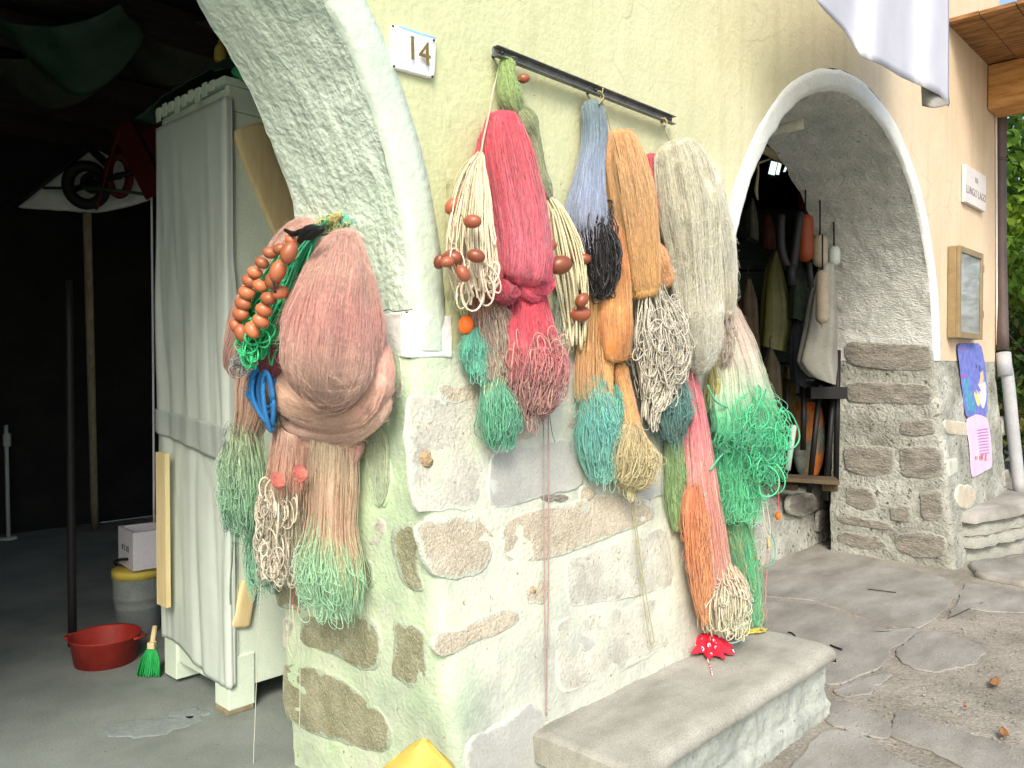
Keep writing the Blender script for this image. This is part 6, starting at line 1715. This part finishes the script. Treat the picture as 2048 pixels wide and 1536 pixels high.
p_ = Prof('F', [(1236, 262, 26), (1246, 310, 38), (1260, 380, 42), (1272, 460, 40), (1280, 530, 38), (1286, 598, 34)], off=.05, flat=.75, cap0=.05, cap1=.05, n=90)
bundle(p_, on_, [(0, (.66, .36, .14)), (.3, ORP), (.7, (.66, .42, .16)), (1, (.66, .40, .12))], n=800, fuzz=420, fuzz_len=.014, folds=(.07, 5), tw=.6)
for pts in (((1226, 270), (1238, 320), (1250, 370), (1262, 420), (1268, 480), (1276, 560)), ((1232, 330), (1246, 400), (1262, 480))):
    cord('black_thread', 'F', pts, .0011, (.03, .03, .02), on_, off=.135, wig=.003)
p_ = Prof('F', [(1304, 485, 16), (1316, 520, 24), (1326, 552, 22), (1318, 578, 12)], off=.06, flat=.9, cap0=.2, cap1=.15)
bundle(p_, on_, [(0, (.66, .39, .18)), (1, (.66, .38, .15))], n=180, fuzz=120)
p_ = Prof('F', [(1188, 560, 16), (1182, 650, 22), (1180, 740, 30), (1184, 810, 32)], off=.02, flat=.5)
bundle(p_, on_, [(0, (.66, .42, .14)), (.8, (.66, .42, .20)), (1, (.50, .46, .24))], n=300, fuzz=0, core=False, rho=(.2, 1), rad=.0011)
bundle(Prof('F', [(1215, 650, 22), (1212, 740, 14), (1214, 820, 10)], off=.03, flat=.6), on_, [(0, (.70, .42, .15)), (1, (.56, .36, .14))], n=150, fuzz=0, rad=.0011)
p_ = Prof('F', [(1238, 725, 16), (1252, 790, 16), (1262, 850, 20), (1268, 890, 24)], off=.03, flat=.6); bundle(p_, on_, [(0, (.60, .32, .10)), (1, (.56, .40, .20))], n=180, fuzz=0)
p_ = Prof('F', [(1185, 745, 26), (1190, 820, 36), (1195, 890, 40), (1205, 945, 28)], off=.02, flat=.5, cap0=.05)
loops(p_, on_, [(0, (.20, .40, .32)), (.5, (.13, .40, .35)), (1, (.18, .44, .36))], n=330, rad=.0011, top=(0, .5), bot=(.4, 1.05), w=(.06, .3)); bundle(p_, on_, [(0, (.22, .36, .28)), (1, (.14, .36, .31))], n=60, fuzz=0, lump=.12)
p_ = Prof('F', [(1232, 760, 16), (1232, 820, 18), (1228, 880, 18)], off=.02, flat=.5); loops(p_, on_, [(0, (.10, .34, .26)), (1, (.16, .38, .3))], n=110, rad=.0011)
p_ = Prof('F', [(1262, 850, 28), (1262, 900, 50), (1262, 945, 48), (1250, 975, 22)], off=.03, flat=.5, cap0=.08)
loops(p_, on_, [(0, (.48, .40, .22)), (1, (.46, .42, .24))], n=300, rad=.0011, top=(-.05, .5), bot=(.4, 1.05), w=(.1, .4)); bundle(p_, on_, [(0, (.42, .34, .18)), (1, (.36, .34, .2))], n=60, fuzz=0, lump=.12)
for dx in (0, 8):
    cord('long_cord', 'F', [(1258, 960), (1268 + dx * .3, 1040), (1278 + dx * .6, 1130), (1290 + dx, 1220), (1298 + dx * 1.2, 1275), (1303, 1291)], .0020, (.34, .32, .16), on_, off=.03)

cl_ = thing('cream_cord_net', 'tangle of cream cord loops hanging under the orange net', 'fishing net', on_y(1305, 600, -.1))
p_ = Prof('F', [(1298, 590, 40), (1312, 650, 52), (1318, 710, 52), (1310, 770, 34), (1296, 830, 20)], off=.06, flat=.55, cap0=.02)
loops(p_, cl_, [(0, (.32, .31, .25)), (1, (.38, .36, .29))], n=170, rad=.0021, k=4, top=(-.1, .4), bot=(.3, 1.05), w=(.15, .5), mat='rope', wig=.1)
curls(p_, cl_, [(0, (.36, .34, .29)), (1, (.40, .38, .31))], n=120, rad=.0023, sr=(.15, .85), size=(.018, .042), mat='rope', k=5, asp=1.4)
bundle(Prof('F', [(1298, 600, 36), (1312, 660, 42), (1315, 720, 38), (1305, 770, 22)], off=.05, flat=.4), cl_, [(0, (.40, .38, .30)), (1, (.34, .34, .28))], n=60, fuzz=0, lump=.14)
cord('dark_cord', 'F', [(1262, 742), (1275, 775), (1286, 810), (1292, 850)], .0026, (.05, .05, .045), cl_, off=.06); cord('loop_end', 'F', [(1262, 790), (1270, 830), (1284, 856), (1298, 858), (1298, 840)], .002, (.58, .54, .5), cl_, off=.06)

# ---------------------------------------------------------------- third group
rb2 = thing('dark_red_net', 'short dark red net roll hanging behind the fluffy beige net', 'fishing net', on_y(1303, 305, -.05))
p_ = Prof('F', [(1303, 308, 16), (1303, 350, 20), (1305, 410, 21), (1308, 470, 14)], off=.02, flat=.9); bundle(p_, rb2, [(0, (.44, .06, .08)), (1, (.46, .06, .07))], n=260, fuzz=100, fuzz_len=.01)
bg_ = thing('beige_net', 'big fluffy beige white net hank at the right end of the rail', 'fishing net', on_y(1370, 262, -.12))
BE = (.58, .57, .47); BW_ = (.62, .62, .55); BG2 = (.50, .48, .37)
cord('hanging_cord', 'F', [(1328, 245), (1332, 262), (1340, 285)], .004, (.42, .38, .26), bg_, off=.08)
p_ = Prof('F', [(1405, 320, 24), (1422, 400, 30), (1436, 480, 32), (1446, 560, 28), (1448, 640, 20)], off=.02, flat=.8)
bundle(p_, bg_, [(0, BE), (.6, BW_), (1, (.48, .46, .36))], n=420, fuzz=900, fuzz_len=.022, lump=.1)
p_ = Prof('F', [(1345, 282, 36), (1362, 330, 52), (1376, 410, 56), (1386, 500, 50), (1392, 570, 46), (1396, 640, 44), (1402, 700, 38), (1398, 745, 16)], off=.05, flat=.8, cap0=.05, cap1=.06, n=90)
bundle(p_, bg_, [(0, BG2), (.12, (.54, .53, .43)), (.4, (.60, .59, .49)), (.7, (.62, .61, .52)), (1, BW_)], n=900, fuzz=3200, fuzz_len=.022, folds=(.08, 5), tw=1.5, lump=.09)
tn = thing('teal_net', 'dark teal net bunch low behind the cream cord loops', 'fishing net', on_y(1340, 760, -.05))
p_ = Prof('F', [(1334, 715, 22), (1338, 770, 34), (1340, 830, 40), (1345, 872, 26)], off=.02, flat=.6)
loops(p_, tn, [(0, (.26, .36, .28)), (.5, (.10, .24, .21)), (1, (.09, .22, .20))], n=260, rad=.0010, w=(.1, .5)); bundle(p_, tn, [(0, (.24, .30, .24)), (.5, (.09, .19, .17)), (1, (.08, .17, .15))], n=80, fuzz=0, lump=.1)
curls(Prof('F', [(1372, 815, 6), (1374, 840, 8)], off=.05), tn, [(0, (.08, .2, .18)), (1, (.08, .2, .18))], n=14, size=(.012, .02))
sg = thing('olive_green_net', 'thin olive green net strip beside the pink ribbon net', 'fishing net', on_y(1350, 870, -.03))
p_ = Prof('F', [(1348, 865, 18), (1350, 930, 20), (1352, 1000, 18), (1358, 1060, 12)], off=.015, flat=.4); bundle(p_, sg, [(0, (.22, .32, .14)), (.5, (.24, .36, .13)), (1, (.24, .38, .16))], n=260, fuzz=0, core=False, rho=(.1, 1), rad=.0011)
bundle(p_, sg, [(0, (.20, .30, .14)), (1, (.22, .34, .14))], n=20, fuzz=0, lump=.15)
loops(p_, sg, [(0, (.2, .32, .14)), (1, (.22, .34, .13))], n=90, rad=.0011)

pkn = thing('pink_ribbon_net', 'narrow pink net ribbon widening into orange mesh and cream loops above the step', 'fishing net', on_y(1380, 740, -.04))
p_ = Prof('F', [(1378, 735, 10), (1388, 800, 16), (1394, 870, 22), (1402, 950, 28), (1412, 1040, 34), (1422, 1130, 38), (1434, 1200, 40)], off=.03, flat=.4, cap0=.02, cap1=.0, n=80)
bundle(p_, pkn, [(0, (.70, .20, .25)), (.3, (.72, .22, .27)), (.48, (.72, .38, .34)), (.62, (.66, .28, .20)), (.8, (.60, .30, .22)), (1, (.52, .32, .26))], n=520, fuzz=60, rad=.0011, folds=(.06, 7), lump=.06, cvar=.2)
bundle(p_, pkn, [(0, (.74, .40, .40)), (.6, (.74, .46, .40)), (1, (.60, .5, .42))], n=110, fuzz=0, rad=.0011, core=False, rho=(1.02, 1.1), s0=(.3, .6), s1=(.6, 1), cvar=.2)
p_ = Prof('F', [(1386, 975, 18), (1388, 1040, 26), (1396, 1110, 26), (1404, 1180, 20), (1408, 1225, 12)], off=.06, flat=.5)
loops(p_, pkn, [(0, (.54, .22, .10)), (1, (.58, .30, .13))], n=330, rad=.0010, top=(-.05, .7), bot=(.2, 1.05), w=(.1, .45)); bundle(p_, pkn, [(0, (.50, .18, .09)), (1, (.54, .25, .12))], n=60, fuzz=0, lump=.12)
p_ = Prof('F', [(1440, 1120, 22), (1448, 1170, 34), (1452, 1215, 46), (1454, 1250, 40)], off=.05, flat=.5, cap0=.05)
loops(p_, pkn, [(0, (.44, .32, .22)), (.5, (.38, .35, .26)), (1, (.38, .38, .27))], n=230, rad=.0022, k=4, top=(-.1, .5), bot=(.4, 1.05), w=(.08, .28), mat='rope')
bundle(p_, pkn, [(0, (.48, .32, .24)), (1, (.40, .40, .3))], n=50, fuzz=0, lump=.12)
cord('edge_cord', 'F', [(1383, 745), (1400, 830), (1418, 930), (1436, 1030), (1452, 1110), (1470, 1160)], .0022, (.56, .26, .22), pkn, off=.08)

gn = thing('green_rope_net', 'wide green net with thick green rope loops, furthest right on the pillar', 'fishing net', on_y(1460, 620, -.05))
GG = (.05, .40, .20); GG2 = (.16, .42, .26)
p_ = Prof('F', [(1452, 610, 18), (1468, 680, 36), (1482, 760, 52), (1492, 840, 64), (1490, 900, 62)], off=.02, flat=.35, cap0=.03)
bundle(p_, gn, [(0, (.46, .36, .30)), (.35, (.48, .42, .34)), (.55, (.36, .44, .32)), (.75, (.12, .40, .22)), (1, (.06, .36, .18))], n=620, fuzz=240, rad=.0011, folds=(.05, 6), rho=(.3, 1.06), lump=.05)
p_ = Prof('F', [(1470, 760, 38), (1490, 830, 66), (1496, 900, 70), (1488, 960, 56)], off=.03, flat=.4)
loops(p_, gn, [(0, (.20, .42, .26)), (.5, GG), (1, (.05, .38, .18))], n=300, rad=.0011, w=(.1, .4))
curls(p_, gn, [(0, (.05, .38, .17)), (1, (.05, .40, .19))], n=34, rad=.0027, sr=(.2, 1.0), size=(.03, .085), k=6, mat='rope', turns=.85, asp=.9, disc=.8)
cord('green_rope', 'F', [(1540, 830), (1575, 822), (1594, 850), (1598, 880), (1580, 898), (1555, 880), (1545, 850)], .0042, (.08, .50, .26), gn, off=.07, k=8)
cord('green_rope', 'F', [(1415, 770), (1430, 800), (1455, 815), (1485, 820), (1505, 835)], .0042, (.08, .48, .28), gn, off=.1, k=8)
cord('green_rope', 'F', [(1420, 940), (1450, 905), (1480, 915), (1500, 960), (1520, 1000), (1510, 1020)], .0038, (.10, .5, .30), gn, off=.1, k=8)
p_ = Prof('F', [(1460, 900, 40), (1470, 980, 46), (1472, 1040, 42)], off=.03, flat=.4)
bundle(p_, gn, [(0, (.05, .34, .16)), (1, (.10, .38, .18))], n=200, fuzz=0, lump=.1); loops(p_, gn, [(0, (.06, .42, .2)), (1, (.10, .46, .24))], n=230, rad=.0011, w=(.1, .4))
p_ = Prof('F', [(1458, 1000, 22), (1478, 1080, 32), (1496, 1160, 28), (1508, 1230, 16), (1510, 1258, 8)], off=.02, flat=.35)
bundle(p_, gn, [(0, (.10, .38, .18)), (.5, (.20, .42, .22)), (.8, (.10, .42, .22)), (1, (.08, .40, .2))], n=330, fuzz=0, core=True, lump=.1, rho=(.3, 1.05))
loops(p_, gn, [(0, (.10, .42, .2)), (1, (.12, .46, .26))], n=110, rad=.0011)
curls(p_, gn, [(0, (.40, .38, .16)), (1, (.3, .42, .2))], n=30, rad=.0011, size=(.02, .05))
cord('cream_cord', 'F', [(1470, 675), (1478, 740), (1482, 800), (1488, 850), (1500, 900), (1514, 950), (1522, 990), (1530, 1040), (1540, 1070)], .0028, (.52, .54, .42), gn, off=.13)
cord('cream_cord', 'F', [(1522, 990), (1526, 1030), (1532, 1065), (1540, 1072), (1538, 1040), (1532, 1000)], .003, (.58, .56, .48), gn, off=.09)
cord('green_cord', 'F', [(1506, 1010), (1508, 1060), (1504, 1100), (1514, 1128), (1534, 1134), (1548, 1122), (1550, 1090), (1542, 1065), (1538, 1030)], .003, (.10, .40, .25), gn, off=.06)
cord('pink_cord', 'F', [(1534, 1085), (1534, 1140), (1531, 1200), (1534, 1240)], .0022, (.5, .24, .20), gn, off=.05)
tg = cord('yellow_tag', 'F', [(1536, 1074), (1538, 1096)], .008, (.62, .52, .22), gn, off=.06, n=4)
fl('F', 1556, 938, gn, r=6, ang=1.3, off=.05, mat='float_bright', name='small_tag')
cord('magenta_cord', 'F', [(1556, 950), (1557, 990), (1556, 1024)], .0022, (.72, .10, .14), gn, off=.03); fl('F', 1556, 1032, gn, r=8, ang=1.5, off=.03, mat='float_bright', name='small_tag')
p_ = Prof('F', [(1440, 640, 18), (1444, 680, 24), (1440, 720, 14)], off=.05, flat=.6); curls(p_, gn, [(0, (.30, .27, .22)), (1, (.34, .30, .25))], n=30, rad=.0015, size=(.015, .035))
p_ = Prof('F', [(1425, 720, 14), (1428, 780, 16), (1422, 830, 10)], off=.02, flat=.6); loops(p_, gn, [(0, (.30, .30, .16)), (.6, (.36, .32, .08)), (1, (.12, .34, .16))], n=70, rad=.0011)
yr = thing('yellow_rope', 'yellow rope end lying on the back of the step under the nets', 'rope', on_z(1490, 1262, .31))
for k_ in range(6):
    pts = [on_z(x, y + random.uniform(-3, 3), .306 + .003 * k_) for x, y in ((1452 + k_ * 2, 1262), (1470, 1272 - k_), (1490, 1264 + k_ * .5), (1515, 1264 - k_), (1534 - k_, 1258 + k_))]
    tube('rope_strand', catmull(pts, 20), .0036, M['rope'], yr, k=6, col=(.50, .44, .08))
wr = cord('bent_wire', 'J', [(750, 617), (765, 622), (776, 618), (790, 623), (824, 619)], .0016, (.10, .09, .09), None, off=.012, n=20); wr.name = 'wire'; tag(wr, 'thin bent dark wire lying on the impost ledge', 'wire')
